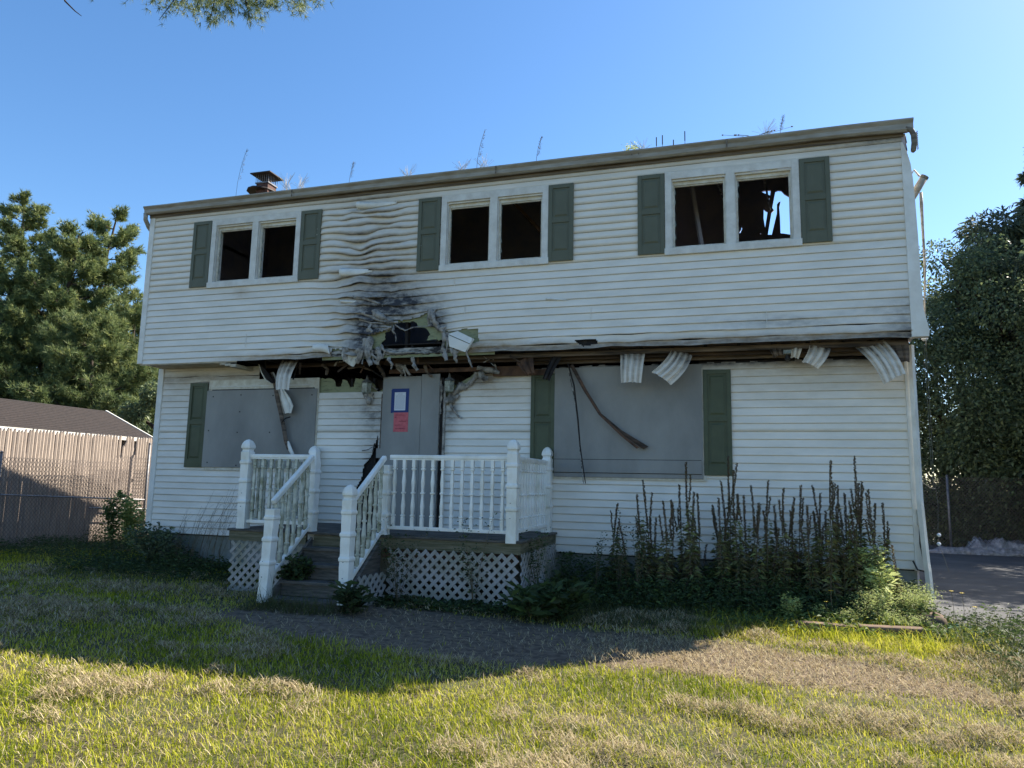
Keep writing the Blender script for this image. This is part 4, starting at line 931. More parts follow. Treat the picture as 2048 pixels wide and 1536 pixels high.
def noisefield(x, y, s, seed):
    u = x * s * .9 + seed * 17.3; v = y * s * .9 - seed * 9.1; i = np.floor(u); j = np.floor(v); fu = u - i; fv = v - j; fu = fu * fu * (3 - 2 * fu); fv = fv * fv * (3 - 2 * fv)
    h = lambda a, b: (np.sin(a * 127.1 + b * 311.7 + seed * 3.7) * 43758.5453) % 1 * 2 - 1
    return .75 * ((h(i, j) * (1 - fu) + h(i + 1, j) * fu) * (1 - fv) + (h(i, j + 1) * (1 - fu) + h(i + 1, j + 1) * fu) * fv)
FX, FY = np.arange(-6, 27, .07), np.arange(-9.5, 14.5, .07)
class Field:
    def __init__(s, fn): s.g = np.array([[fn(a, b) if a < 15 and b < 3 else 0 for a in FX[::1]] for b in FY])
    def __call__(s, x, y):
        i = np.clip(((np.asarray(x) + 6) / .07).astype(int), 0, len(FX) - 1); j = np.clip(((np.asarray(y) + 9.5) / .07).astype(int), 0, len(FY) - 1); return s.g[j, i]
PATHF, DRIVEF, GHF = Field(pathness), Field(driveness), Field(gh)
def on_house(x, y): return (x > -.1) & (x < 11.2) & (y > D + .02)
def on_porch(x, y): return (x > 2.95) & (x < 6.75) & (y > -1.2) & (y < .5) | (x > 4.0) & (x < 5.1) & (y > -2.0) & (y < -1.2)
# candidate points seen by the camera: denser close by
def scatter(n, x0, x1, y0, y1):
    x = rng.uniform(x0, x1, n); y = rng.uniform(y0, y1, n); return x, y
def keep_lawn(x, y, dens):
    d = np.hypot(x - CAMP.x, y - CAMP.y); q = ROW[0][0] * (x - CAMP.x) + ROW[0][1] * (y - CAMP.y); f = ROW[2][0] * (x - CAMP.x) + ROW[2][1] * (y - CAMP.y)
    inview = (f > 1.8) & (np.abs(q) < f * .78 + .6); p = np.clip((5.0 / np.maximum(d, 1)) ** 1.4, 0, 1) * dens
    return inview & (rng.random(len(x)) < p) & ~on_house(x, y) & ~on_porch(x, y)
x, y = scatter(640000, -3.6, 13, -7.6, 1.8); k = keep_lawn(x, y, 1.0); x, y = x[k], y[k]
pn = PATHF(x, y); dn = DRIVEF(x, y)
patch = noisefield(x, y, 1.3, 5) + .5 * noisefield(x, y, 4.2, 6)
k = (rng.random(len(x)) > pn * .985) & (dn < .5) & (rng.random(len(x)) < .55 + .8 * np.clip(patch + .35, 0, 1)); x, y, patch, pn = x[k], y[k], patch[k], pn[k]
z = GHF(x, y); n = len(x)
H = rng.gamma(4, .0062, n) + .008; H *= 1 + .6 * np.clip(patch, 0, 1)
tall = rng.random(n) < .006; H[tall] *= 2.2
edge = np.clip((y + 3) / 3.5, 0, 1); H *= 1 + .25 * edge
d = np.hypot(x - CAMP.x, y - CAMP.y)
rn = np.clip(.52 - .45 * patch + .25 * noisefield(x, y, 2.3, 77) + rng.normal(0, .24, n), 0, 1)
lawn = blades(np.stack([x, y, z - .005], 1), H, .0022 + .0007 * d * rng.uniform(.5, 1.2, n), rng.uniform(.1, 1.05, n), rng.uniform(0, 2 * math.pi, n), rn, 'lawn_grass', M['grass'])
tag(lawn, 'yellow-green mown lawn grass in front of the house', 'grass', kind='stuff')
# dry clippings in clumped windrows lying over the grass
x, y = scatter(900000, -3.6, 13, -7.6, -.6); k = keep_lawn(x, y, .9); x, y = x[k], y[k]
cl = .9 * noisefield(x * .7, y * 1.2, 1.5, 21) + .8 * noisefield(x, y * 1.4, 4.1, 22) + .4 * noisefield(x, y, 10, 23)
pn = PATHF(x, y); dn = DRIVEF(x, y)
pr = np.clip((cl - .06) * 1.9, .10, .95); pr = np.maximum(pr, 0)
pr = np.where(pn > .5, np.minimum(pr + .5 * (x > 7.8), .06 + .62 * np.clip((x - 7.6) / 1.2, 0, 1)), pr); k = (rng.random(len(x)) < pr) & (dn < .6); x, y, cl = x[k], y[k], cl[k]
n = len(x); mound = np.clip(cl - .1, 0, 1) * .11; z = GHF(x, y) + rng.random(n) ** .6 * (mound + .012); d = np.hypot(x - CAMP.x, y - CAMP.y)
cp_ = blades(np.stack([x, y, z], 1), rng.uniform(.02, .065, n), .0018 + .00055 * d * rng.uniform(.6, 1.2, n), rng.uniform(.9, 1.4, n), rng.uniform(0, 2 * math.pi, n), np.clip(rng.normal(.52, .24, n), 0, 1), 'dry_clippings', M['thatch'], bend=.1)
tag(cp_, 'tan dried grass clippings lying in clumps on the lawn', 'grass clippings', kind='stuff')

# a leafy mass: many small bent leaves
def leaves(P, Ln, Wd, dirs, rnd, name, material, parent=None, droop=.3):
    n = len(P); d = dirs / np.linalg.norm(dirs, axis=1, keepdims=True); r = rng.normal(size=(n, 3)); s = np.cross(d, r); s /= np.linalg.norm(s, axis=1, keepdims=True) + 1e-9
    mid = P + d * (Ln * .5)[:, None]; tip = P + d * Ln[:, None] - np.array([0, 0, 1.]) * (Ln * droop)[:, None]
    V = np.stack([P, mid - s * (Wd / 2)[:, None], tip, mid + s * (Wd / 2)[:, None]], 1).reshape(-1, 3); b = np.arange(n)[:, None] * 4
    F = np.concatenate([np.concatenate([b, b + 1, b + 2], 1), np.concatenate([b, b + 2, b + 3], 1)], 0)
    return rawmesh(name, V, F, material, parent, np.repeat(rnd, 4))
# undergrowth along the foundation and round the porch
def mass(n, xf, yf, hf, name, label, lw=(.03, .08), material='weed', mean=.35, spread=.22):
    x = xf(n); y = yf(n, x); h = hf(n, x, y); z = GZ + rng.random(n) * h; a = rng.uniform(0, 2 * math.pi, n)
    L = rng.uniform(lw[0], lw[1], n); dirs = np.stack([np.cos(a), np.sin(a), rng.uniform(-.1, .9, n)], 1)
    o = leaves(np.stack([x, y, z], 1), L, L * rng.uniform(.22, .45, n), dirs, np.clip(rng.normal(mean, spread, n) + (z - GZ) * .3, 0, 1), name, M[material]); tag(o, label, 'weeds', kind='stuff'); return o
mass(20000, lambda n: rng.uniform(6.9, 11.1, n), lambda n, x: D - .05 - rng.random(n) ** 1.3 * (1.35 - .10 * np.clip(x - 9, 0, 9)), lambda n, x, y: (.16 + .34 * np.clip((y + 1.1) / 1.2, 0, 1)) * (.6 + .9 * np.abs(noisefield(x, y, 1.7, 31))), 'undergrowth', 'dense dark weeds along the foundation right of the porch')
mass(9000, lambda n: rng.uniform(-.6, 2.95, n), lambda n, x: D - .05 - rng.random(n) ** 1.2 * 1.3, lambda n, x, y: .08 + .38 * np.abs(noisefield(x, y, 1.9, 32)), 'undergrowth', 'low weeds along the foundation left of the porch')
mass(11000, lambda n: rng.uniform(-4.3, -.1, n), lambda n, x: rng.uniform(.2, 5.0, n), lambda n, x, y: .08 + .5 * np.abs(noisefield(x, y, 1.2, 33)), 'undergrowth', 'shaded weeds and brush at the foot of the fences')
mass(2500, lambda n: rng.uniform(5.1, 6.9, n), lambda n, x: DY - .03 - rng.random(n) ** 2 * .4, lambda n, x, y: .05 + .16 * np.abs(noisefield(x, y, 3, 34)), 'undergrowth', 'small weeds in front of the lattice skirt')
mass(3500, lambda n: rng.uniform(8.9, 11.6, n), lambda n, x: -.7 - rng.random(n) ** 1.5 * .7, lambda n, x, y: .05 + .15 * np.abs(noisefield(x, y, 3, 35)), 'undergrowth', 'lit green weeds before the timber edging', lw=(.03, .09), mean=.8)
mass(3500, lambda n: rng.uniform(11.1, 12.2, n), lambda n, x: rng.uniform(-2.6, .2, n), lambda n, x, y: .05 + .3 * np.abs(noisefield(x, y, 3, 36)), 'undergrowth', 'weeds along the driveway edge', lw=(.02, .07), mean=.4)
# longer grass round these
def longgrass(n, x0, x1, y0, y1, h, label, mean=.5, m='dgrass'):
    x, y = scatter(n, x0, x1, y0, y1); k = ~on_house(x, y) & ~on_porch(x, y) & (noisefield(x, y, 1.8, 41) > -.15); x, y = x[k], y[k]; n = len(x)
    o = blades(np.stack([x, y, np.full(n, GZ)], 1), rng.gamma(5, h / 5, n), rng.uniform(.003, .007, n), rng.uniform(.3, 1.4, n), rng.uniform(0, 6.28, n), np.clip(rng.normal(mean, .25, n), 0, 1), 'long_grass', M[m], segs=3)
    tag(o, label, 'grass', kind='stuff')
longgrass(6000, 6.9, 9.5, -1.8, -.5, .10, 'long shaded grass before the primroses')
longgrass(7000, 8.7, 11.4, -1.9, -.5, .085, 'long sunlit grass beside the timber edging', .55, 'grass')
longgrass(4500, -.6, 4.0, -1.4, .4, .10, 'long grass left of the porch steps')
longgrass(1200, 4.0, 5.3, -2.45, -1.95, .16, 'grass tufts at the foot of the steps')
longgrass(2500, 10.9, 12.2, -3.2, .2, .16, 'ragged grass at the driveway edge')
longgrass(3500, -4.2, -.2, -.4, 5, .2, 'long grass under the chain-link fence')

# ------------------------------------------------------------------ tall evening primroses
def primrose(px, ptop, y, seed, fresh=0.0):
    p = at(px, ptop, y=y); r = np.random.default_rng(seed); H = p.z - GZ; bx = p.x + r.uniform(-.1, .1)
    t = thing('evening_primrose', (bx, y, GZ), '', 'wildflower', 'tall dry evening primroses against the siding')
    cv = r.uniform(-.05, .05)
    pts = [Vector((bx + (p.x - bx) * s + cv * math.sin(s * 3.1) + .012 * math.sin(s * 7 + seed), y + .02 * math.sin(s * 5 + seed), GZ + H * s)) for s in np.linspace(0, 1, 9)]
    MB().tube(pts, list(np.linspace(.008, .0025, 9)), 5, False).build('stem', M['drystem'], t)
    # capsules up the top spike
    n1 = int(H * .40 / .0038); s = np.linspace(.62 if H > .9 else .45, 1, n1); base = np.array([[bx + (p.x - bx) * q + cv * math.sin(q * 3.1), y, GZ + H * q] for q in s]); a = r.uniform(0, 6.28, n1)
    d1 = np.stack([np.cos(a) * .5, np.sin(a) * .5, np.full(n1, .8)], 1); L1 = np.full(n1, .038)
    n2 = int(H * 200); q = r.beta(1.3, 1.6, n2) * .72; P2 = np.stack([bx + (p.x - bx) * q + r.normal(0, .006, n2), y + r.normal(0, .006, n2), GZ + H * q], 1); a2 = r.uniform(0, 6.28, n2)
    d2 = np.stack([np.cos(a2), np.sin(a2), r.uniform(-.3, .8, n2)], 1); L2 = r.uniform(.07, .15, n2) * (1.2 - q)
    if H > 1.15:
        side = MB()
        for q_ in range(1 + seed % 2):
            s0 = r.uniform(.5, .72); a0 = r.uniform(-1, 1); ln = r.uniform(.16, .34) * H; st0 = np.array([bx + (p.x - bx) * s0 + cv * math.sin(s0 * 3.1), y, GZ + H * s0]); sx = np.sign(a0) * r.uniform(.08, .2)
            crv = lambda w_: st0 + np.array([sx * ln * (w_ ** .6) * 1.2, .03 * a0, ln * w_ ** 1.2]); side.tube([Vector(crv(w_)) for w_ in (0, .25, .6, 1)], .003, 4, False)
            k_ = int(ln / .006); ws_ = np.linspace(.3, 1, k_); base = np.concatenate([base, np.array([crv(w_) for w_ in ws_])]); aa = r.uniform(0, 6.28, k_); d1 = np.concatenate([d1, np.stack([np.cos(aa) * .5, np.sin(aa) * .5, np.full(k_, .8)], 1)])
        side.build('side_stem', M['drystem'], t); n1 = len(base); L1 = np.full(n1, .036)
    P = np.concatenate([base, P2]); Dr = np.concatenate([d1, d2]); L = np.concatenate([L1, L2]); rd = np.concatenate([np.clip(r.normal(.12, .1, n1), 0, 1), np.clip(r.normal(.55 + fresh, .25, n2), 0, 1)])
    leaves(P, L, np.concatenate([np.full(n1, .019), L2 * .24]), Dr, rd, 'foliage', M['primrose'], t, droop=.35); return t
Z5 = lambda u, v: (1140 + u / 2.56, 840 + v / 2.56)
tops = [(245, 430), (343, 385), (373, 312), (440, 505), (475, 420), (515, 415), (560, 335), (594, 222), (635, 375), (650, 380), (730, 440), (760, 405), (772, 315), (810, 190), (838, 262), (888, 390), (925, 340), (965, 430), (990, 470), (1015, 315), (1045, 440), (1093, 352), (1150, 403), (1182, 340), (1215, 440), (1240, 338), (1283, 380), (1335, 212), (1345, 320), (1370, 340), (1405, 380), (1455, 190), (1478, 330), (1495, 320), (1525, 362), (1562, 432), (1600, 430), (1645, 645), (255, 540), (410, 505), (700, 640), (1070, 560), (1130, 470), (1310, 470), (1430, 420)]
prs = []
for i, (u, v) in enumerate(tops):
    U, Vv = Z5(u, v); yy = .18 - .42 * ((i * 37) % 10) / 10; prs.append((U, Vv, primrose(U, Vv, yy, i + 3, .12 if u > 1400 else 0)))
prs.sort(key=lambda a: a[0]); 
ordn = 'leftmost second third fourth fifth sixth seventh eighth ninth tenth eleventh twelfth thirteenth fourteenth fifteenth sixteenth seventeenth eighteenth nineteenth twentieth'.split(); cnt = {}
for i, (U, Vv, t) in enumerate(prs):
    ht = 'very tall' if Vv < 945 else ('tall' if Vv < 985 else ('mid-height' if Vv < 1015 else 'short'))
    side = 'under the large grey board' if U < 1405 else ('below the right ground-floor shutter' if U < 1480 else ('left of the densest clump' if U < 1600 else ('in the densest clump' if U < 1735 else 'near the sunlit right end')))
    k_ = cnt.get(side, 0); cnt[side] = k_ + 1
    t['label'] = f'{ht} dark primrose stalk {side}, ' + (ordn[k_] + (' from the left' if k_ else ' there'))
# sunlit fresher plant with yellow leaves at the end
def bushy(name, px, py, top, y, rad, n, label, cat, material='weedl', lw=(.015, .04), aspect=.28, group=None, stems=9, mean=.5, up=.7):
    b = at(px, py, y=y); H = max(.1, at(px, top, y=y).z - GZ); t = thing(name, (b.x, y, GZ), label, cat, group); st_ = MB(); P = []; r = random.Random(int(px * 7 + top))
    for i in range(stems):
        a = r.uniform(0, 6.28); rr_ = rad * r.uniform(.3, 1); hh = H * r.uniform(.6, 1)
        pts = [Vector((b.x + rr_ * math.cos(a) * q ** 1.5, y + rr_ * math.sin(a) * q ** 1.5, GZ + hh * q)) for q in (0, .35, .7, 1)]; st_.tube(pts, [.004, .003, .002, .001], 4, False); P.append(pts)
    st_.build('stem', M['drystem'], t)
    idx = rng.integers(0, stems, n); q = rng.beta(2, 1.2, n); PP = []
    for i, s in zip(idx, q):
        pts = P[i]; s3 = s * 3; k = min(2, int(s3)); PP.append(pts[k].lerp(pts[k + 1], s3 - k))
    PP = np.array([tuple(v) for v in PP]) + rng.normal(0, .10 * rad + .015, (n, 3)) * np.array([1, 1, .5]); PP[:, 2] = np.maximum(PP[:, 2], GZ + .01); a = rng.uniform(0, 6.28, n); L = rng.uniform(lw[0], lw[1], n)
    leaves(PP, L, L * aspect, np.stack([np.cos(a), np.sin(a), rng.uniform(0, 1.3, n) * up], 1), np.clip(rng.normal(mean, .2, n), 0, 1), 'foliage', M[material], t, droop=.1); return t
bushy('goldenrod_plant', 1750, 1160, 1075, -.25, .22, 900, 'yellow-green leafy plant catching the sun at the right end of the primroses', 'plant', 'weedl', (.04, .10), .22, stems=7, mean=.45)
bushy('feathery_weed', 1738, 1240, 1172, -.55, .30, 3000, 'broad pale green feathery weed behind the timber edging', 'plant', lw=(.01, .03), group='pale feathery weeds at the timber edging', stems=26)
bushy('feathery_weed', 1835, 1235, 1165, -.35, .26, 3200, 'pale green feathery weed nearest the house corner', 'plant', lw=(.01, .03), group='pale feathery weeds at the timber edging', stems=26)
bushy('feathery_weed', 1700, 1250, 1215, -.7, .2, 1500, 'low feathery weed left of the broad pale one', 'plant', lw=(.01, .03), group='pale feathery weeds at the timber edging', stems=14)
bushy('feathery_weed', 1800, 1260, 1222, -.75, .28, 2600, 'lowest feathery weed spilling over the timber edging', 'plant', lw=(.01, .03), group='pale feathery weeds at the timber edging', stems=20)
bushy('young_shrub', 1580, 1250, 1185, -.85, .13, 650, 'upright blue-green sunlit young plant at the left end of the timber edging', 'plant', lw=(.02, .045), aspect=.4, stems=10, mean=.25)
bushy('young_shrub', 1642, 1240, 1205, -.75, .08, 260, 'small upright sprig between the sunlit young plant and the feathery weeds', 'plant', lw=(.02, .04), aspect=.35, stems=6, mean=.3)
bushy('leafy_weed', 1775, 1250, 1130, -.4, .18, 110, 'yellow-leaved bent weed before the bare concrete corner', 'plant', 'weedl', (.06, .11), .35, stems=4, mean=.9)
bushy('bush', 305, 1090, 1035, .15, .35, 1500, 'dark leafy bush at the left house corner', 'bush', 'leaf', (.04, .08), .5, stems=14, mean=.3)
bushy('bush', 340, 1095, 1060, .1, .3, 900, 'smaller dark bush below the left siding', 'bush', 'leaf', (.03, .06), .5, stems=10, mean=.3)
bushy('vine', 262, 1060, 975, 2.0, .35, 1500, 'sunlit vine climbing the chain-link fence by the house', 'vine', 'weedl', (.05, .09), .5, stems=9, mean=.2)
bushy('vine', 225, 1080, 962, 1.4, .25, 700, 'thin leafy sapling in front of the stockade fence', 'vine', 'weed', (.05, .09), .5, stems=6, mean=.7)
bushy('leafy_weed', 590, 1160, 1108, -1.75, .22, 1100, 'dark leafy weed growing through the left side of the steps', 'plant', 'weed', (.04, .08), .6, stems=12, mean=.2)
bushy('leafy_weed', 700, 1215, 1170, -2.25, .16, 160, 'broad-leaved dock at the foot of the right step post', 'plant', 'weed', (.10, .2), .3, stems=7, mean=.15)
bushy('leafy_weed', 800, 1090, 1030, -1.45, .40, 500, 'spindly seedling with small leaflets growing up the right stair post', 'plant', 'weed', (.02, .05), .4, stems=7, mean=.25)
bushy('leafy_weed', 950, 1100, 1020, -1.36, .4, 380, 'spindly seedling sprawling over the porch edge before the balusters', 'plant', 'weed', (.02, .05), .4, stems=6, mean=.3)
bushy('leafy_weed', 1075, 1090, 1050, -.9, .3, 420, 'leafy sprig at the right porch corner', 'plant', 'weed', (.03, .05), .4, stems=8, mean=.3)
bushy('dock_clump', 1065, 1212, 1178, -1.75, .30, 320, 'clump of broad dock leaves right of the lattice skirt', 'plant', 'weed', (.10, .22), .28, stems=16, mean=.45)
bushy('dock_clump', 1125, 1200, 1160, -1.6, .35, 420, 'broad-leaved clump further right of the lattice skirt', 'plant', 'weed', (.10, .22), .28, stems=16, mean=.35)
for (px, top, y, lb) in ((1237, 1015, -.2, 'sparse small-leaved weed under the large grey board'), (1275, 1010, -.25, 'second sparse weed right of the first under the grey board'), (1190, 1060, -.3, 'short leafy weed right of the porch')):
    bushy('leafy_weed', px, 1150, top, y, .14, 260, lb, 'plant', 'weed', (.02, .045), .5, stems=6, mean=.25)
# dry bare stems at left siding
for i, (px, top, y) in enumerate([(395, 980, .1), (420, 985, 0), (445, 965, .05), (365, 1010, .1)]):
    b = at(px, 1100, y=y); t = thing('dry_weed', (b.x, y, GZ), ['bare dry weed fanning against the left siding', 'bare dry weed stalks below the left boarded window', 'tallest bare dry weed beside the left porch post', 'shortest bare dry weed near the left corner bush'][i], 'dead plant', 'dry bare weeds against the left siding')
    H = at(px, top, y=y).z - GZ; mb = MB(); r = random.Random(i)
    for j in range(9):
        a = r.uniform(.1, .5); q = Vector((b.x - .15 + r.uniform(-.1, .1), y, GZ)); hh = H * r.uniform(.6, 1); pts = [q + Vector((a * s * s * hh, r.uniform(-.02, .02), s * hh)) for s in (0, .3, .6, .8, 1)]
        mb.tube(pts, [.004, .003, .002, .002, .001], 4, False)
        for k in range(5): s = r.uniform(.5, .95); c = pts[0].lerp(pts[-1], s); mb.tube([c, c + Vector((r.uniform(-.1, .12), 0, r.uniform(.03, .12)))], .001, 3, False)
    mb.build('stalk', M['drystem'], t)
# yellow flowers
for i, (u, v, y, lb) in enumerate([(1656, 1083, -.5, 'yellow dandelion-like flower in front of the densest primroses'), (1661, 1182, -.7, 'yellow flower above the timber edging, upper one'), (1652, 1204, -.8, 'yellow flower just over the timber edging, lower one'), (1682, 1018, -.2, 'yellow primrose flower high in the densest clump'), (1903, 1183, -.2, 'pale yellow flower by the driveway, left one'), (1924, 1187, -.2, 'orange-yellow flower by the driveway, right one'), (1950, 1215, -.9, 'small yellow flowers on the driveway weed')]):
    p = at(u, v, y=y); t = thing('yellow_flower', (p.x, y, GZ), lb, 'flower', 'small yellow flowers near the right corner'); MB().tube([(p.x, y, GZ), (p.x + .01, y, (p.z + GZ) / 2), tuple(p)], .002, 4, False).build('stem', M['drystem'], t)
    mb = MB()
    for j in range(8): a = j * .785; mb.add([tuple(p), (p.x + .02 * math.cos(a - .3), y + .02 * math.sin(a - .3), p.z + .008), (p.x + .026 * math.cos(a), y + .026 * math.sin(a), p.z + .006), (p.x + .02 * math.cos(a + .3), y + .02 * math.sin(a + .3), p.z + .008)], [(0, 1, 2, 3)])
    mb.build('petals', M['yellow'], t)

# weeds on the roof edge
def roofweed(px, base, top, kind, lb, i):
    y = -.1; b = at(px, base, y=y); H = at(px, top, y=y).z - b.z; t = thing('roof_weed', (b.x, y, b.z - .05), lb, 'weed', 'weeds growing in the gutter'); mb = MB(); r = random.Random(i); z0 = b.z - .05
    m = 'drystem'
    if kind == 'spike':
        pts = [Vector((b.x + .06 * s * s * H / .3, y, z0 + (H + .05) * s)) for s in (0, .3, .6, .8, 1)]; mb.tube(pts, .003, 4, False)
        for k in range(60): s = r.uniform(.35, 1); c = pts[0].lerp(pts[-1], s); mb.tube([c, c + Vector((r.uniform(-.03, .03), r.uniform(-.03, .03), r.uniform(0, .03)))], .0016, 3, False)
    elif kind == 'dark':
        mb.tube([(b.x, y, z0), (b.x, y, z0 + H + .05)], .003, 4, False); mb.tube([(b.x, y, z0 + H * .6), (b.x, y, z0 + H + .06)], .007, 5); m = 'char'
    elif kind == 'tuft':
        for k in range(22):
            a = r.uniform(-.8, .8); hh = H * r.uniform(.4, 1) + .05; mb.tube([(b.x + r.uniform(-.12, .12), y, z0), (b.x + a * .08, y, z0 + hh * .6), (b.x + a * .2, y + r.uniform(-.05, .05), z0 + hh)], .0016, 3, False)
        m = 'drygrass'
    else:
        for k in range(9):
            a = r.uniform(-1, 1); q = [(b.x, y, z0), (b.x + a * .2, y, z0 + H * .6), (b.x + a * .5, y, z0 + H * .6 + abs(a) * .06)]; mb.tube(q, .0025, 3, False); mb.stack([(q[2][2] - .008, .004), (q[2][2], .012), (q[2][2] + .008, .004)], q[2][0], y, 5, 0)
    mb.build('stalk', M[m], t)
    if kind == 'leafy' : pass
for i, a in enumerate([(472, 388, 300, 'spike', 'tall feathery weed in the gutter left of the chimney'), (572, 378, 345, 'tuft', 'pale dry grass tuft right of the chimney'), (600, 376, 350, 'tuft', 'second pale tuft right of the chimney'), (698, 366, 325, 'spike', 'thin single weed stalk above the left siding'), (815, 354, 328, 'tuft', 'wispy grass tuft above the middle left shutter'), (925, 342, 318, 'tuft', 'grass tuft left of the tall twin weeds'), (953, 338, 262, 'spike', 'tall weed above the middle window'), (968, 337, 308, 'tuft', 'pale grass at the foot of the tall weed above the middle window'), (1072, 326, 275, 'spike', 'tall feathery weed above the middle right shutter'), (1285, 302, 275, 'tuft', 'arching dry grass right of the green sprig in the gutter'), (1313, 297, 276, 'dark', 'left of the paired dark seed spikes on the eave'), (1325, 296, 272, 'dark', 'right of the paired dark seed spikes on the eave'), (1347, 293, 281, 'dark', 'shortest dark seed spike on the eave'), (1370, 290, 264, 'dark', 'tallest dark seed spike on the eave'), (1510, 273, 255, 'seed', 'sprawling seed-headed weed above the right window'), (1530, 271, 240, 'tuft', 'arching grass above the right window'), (1560, 268, 232, 'spike', 'thin leaning stalk above the right window')]): roofweed(*a, i)
p = at(1263, 300, y=-.1); t = thing('roof_weed', tuple(p), 'bright green leafy sprig sprouting from the gutter', 'weed', 'weeds growing in the gutter'); n = 130
PP = np.array([p.x, p.y, p.z]) + np.abs(rng.normal(0, 1, (n, 3))) * np.array([0, .02, .04]) + rng.normal(0, .05, (n, 3)) * np.array([1, .3, .2]); leaves(PP, rng.uniform(.02, .045, n), rng.uniform(.01, .02, n), rng.normal(size=(n, 3)), rng.uniform(.5, 1, n), 'foliage', M['weedl'], t)

# ------------------------------------------------------------------ timber edging, green board, sheeting
ed = thing('timber_edging', (10.4, -.45, GZ), 'weathered reddish timber bed edging with a stone at its right end', 'bed edging')
a, b = at(1590, 1248, z=GZ + .06), at(1850, 1266, z=GZ + .055)
MB().bar(a, a.lerp(b, .48) + Vector((0, .02, -.012)), .12, .07).build('timber', M['log'], ed, bevel=.02); MB().bar(a.lerp(b, .495) + Vector((0, -.015, .0)), b + Vector((0, .01, .01)), .13, .075).build('timber', M['log'], ed, bevel=.02)
MB().bar(a + Vector((0, .01, -.075)), b + Vector((0, .02, -.075)), .12, .07).build('timber', M['log'], ed, bevel=.02)
def stone(c, r, par, seed):
    mb = MB(); n, k = 14, 9; 
    for i in range(k + 1):
        th = math.pi * i / k
        for j in range(n):
            ph = 2 * math.pi * j / n; d = Vector((math.sin(th) * math.cos(ph), math.sin(th) * math.sin(ph), math.cos(th))); q = 1 + .25 * noise.noise(d * 1.7 + Vector((seed, 0, 0)))
            mb.v.append((c[0] + d.x * r[0] * q, c[1] + d.y * r[1] * q, c[2] + d.z * r[2] * q))
    for i in range(k):
        for j in range(n): mb.f.append((i * n + j, (i + 1) * n + j, (i + 1) * n + (j + 1) % n, i * n + (j + 1) % n))
    return mb.build('stone', M['log'], par, smooth=True)
c = at(1862, 1245, z=GZ + .08); stone(c, (.16, .12, .10), ed, 3); stone((c.x + .03, c.y - .12, GZ + .02), (.10, .08, .06), ed, 5)
gb = at(1905, 1258, z=GZ + .04); g0 = thing('green_panel', tuple(gb), 'flat green plastic board lying by the timber edging at the driveway', 'board')
mt = Matrix.Translation(gb) @ Matrix.Rotation(R(-35), 4, 'Z'); MB().box((-.3, -.1, .0), (.28, .1, .02), mt).build('sheet', M['greenp'], g0); MB().box((-.3, .1, .0), (.28, .115, .035), mt).build('sheet_edge', M['greenp'], g0)
for i, (u0, u1, y, h, lb) in enumerate(((1850, 2200, 9.6, .14, 'crumpled grey plastic sheeting lying along the driveway fence'), (1925, 2200, 9.9, .32, 'upper roll of grey plastic sheeting against the driveway fence'))):
    p0, p1 = at(u0, 1110, y=y), at(u1, 1110, y=y); t = thing('plastic_sheeting', (p0.x, y, GZ), lb, 'sheeting', 'plastic sheeting by the driveway fence'); V = []; nx_, ny_ = 120, 14
    for i2 in range(nx_):
        for j in range(ny_):
            u = i2 / (nx_ - 1); v = j / (ny_ - 1) * math.pi; x = p0.x + (p1.x - p0.x) * u; taper = min(1, u * 8 + .15); rr_ = h * taper * (1 + .35 * nz(x * 4, v * 2, 3 + i) + .2 * nz(x * 14, v * 5, 1))
            V.append((x, y - math.cos(v) * rr_ * 1.2, GZ + .03 + math.sin(v) * rr_))
    F = [(i2 * ny_ + j, (i2 + 1) * ny_ + j, (i2 + 1) * ny_ + j + 1, i2 * ny_ + j + 1) for i2 in range(nx_ - 1) for j in range(ny_ - 1)]; rawmesh('sheet', np.array(V), np.array(F), M['foil'], t, smooth=True)

# ------------------------------------------------------------------ fences, shed
pf = thing('stockade_fence', (-4, 3, GZ), 'grey cedar stockade fence of pointed pickets behind the chain-link', 'fence')
y = -2.6; i = 0; rr = random.Random(9)
while y < 8.5:
    w = .066; skip = 4.0 < y < 4.06
    zt = 1.745 + .018 * (y - .8) + rr.uniform(-.025, .02); ln = rr.uniform(-.012, .012); th = .022
    if abs(y - 3.72) < .08: zt -= rr.uniform(.1, .25); ln = .05
    if not skip:
        mb = MB(); X = -4.0 + rr.uniform(-.008, .008)
        ring = lambda z, hw, dy, b_=th: [(X - b_ / 2, y + dy - hw, z), (X + b_ / 4, y + dy - hw, z), (X + b_ / 2 + .008, y + dy, z), (X + b_ / 4, y + dy + hw, z), (X - b_ / 2, y + dy + hw, z)]
        vs = ring(-.52, w / 2, 0) + ring(zt - .07, w / 2, ln) + ring(zt - .02, w / 4, ln) + ring(zt, w / 14, ln); fs = []
        for a_ in range(3):
            for j in range(5): fs.append((a_ * 5 + j, a_ * 5 + (j + 1) % 5, (a_ + 1) * 5 + (j + 1) % 5, (a_ + 1) * 5 + j))
        fs.append((15, 16, 17, 18, 19)); mb.add(vs, fs); mb.build('picket', M['picket'], pf)
    y += .0745; i += 1
for z in (-.1, .75, 1.45): MB().box((-4.08, -2.6, z), (-4.03, 8.5, z + .08)).build('fence_rail', M['picket'], pf)
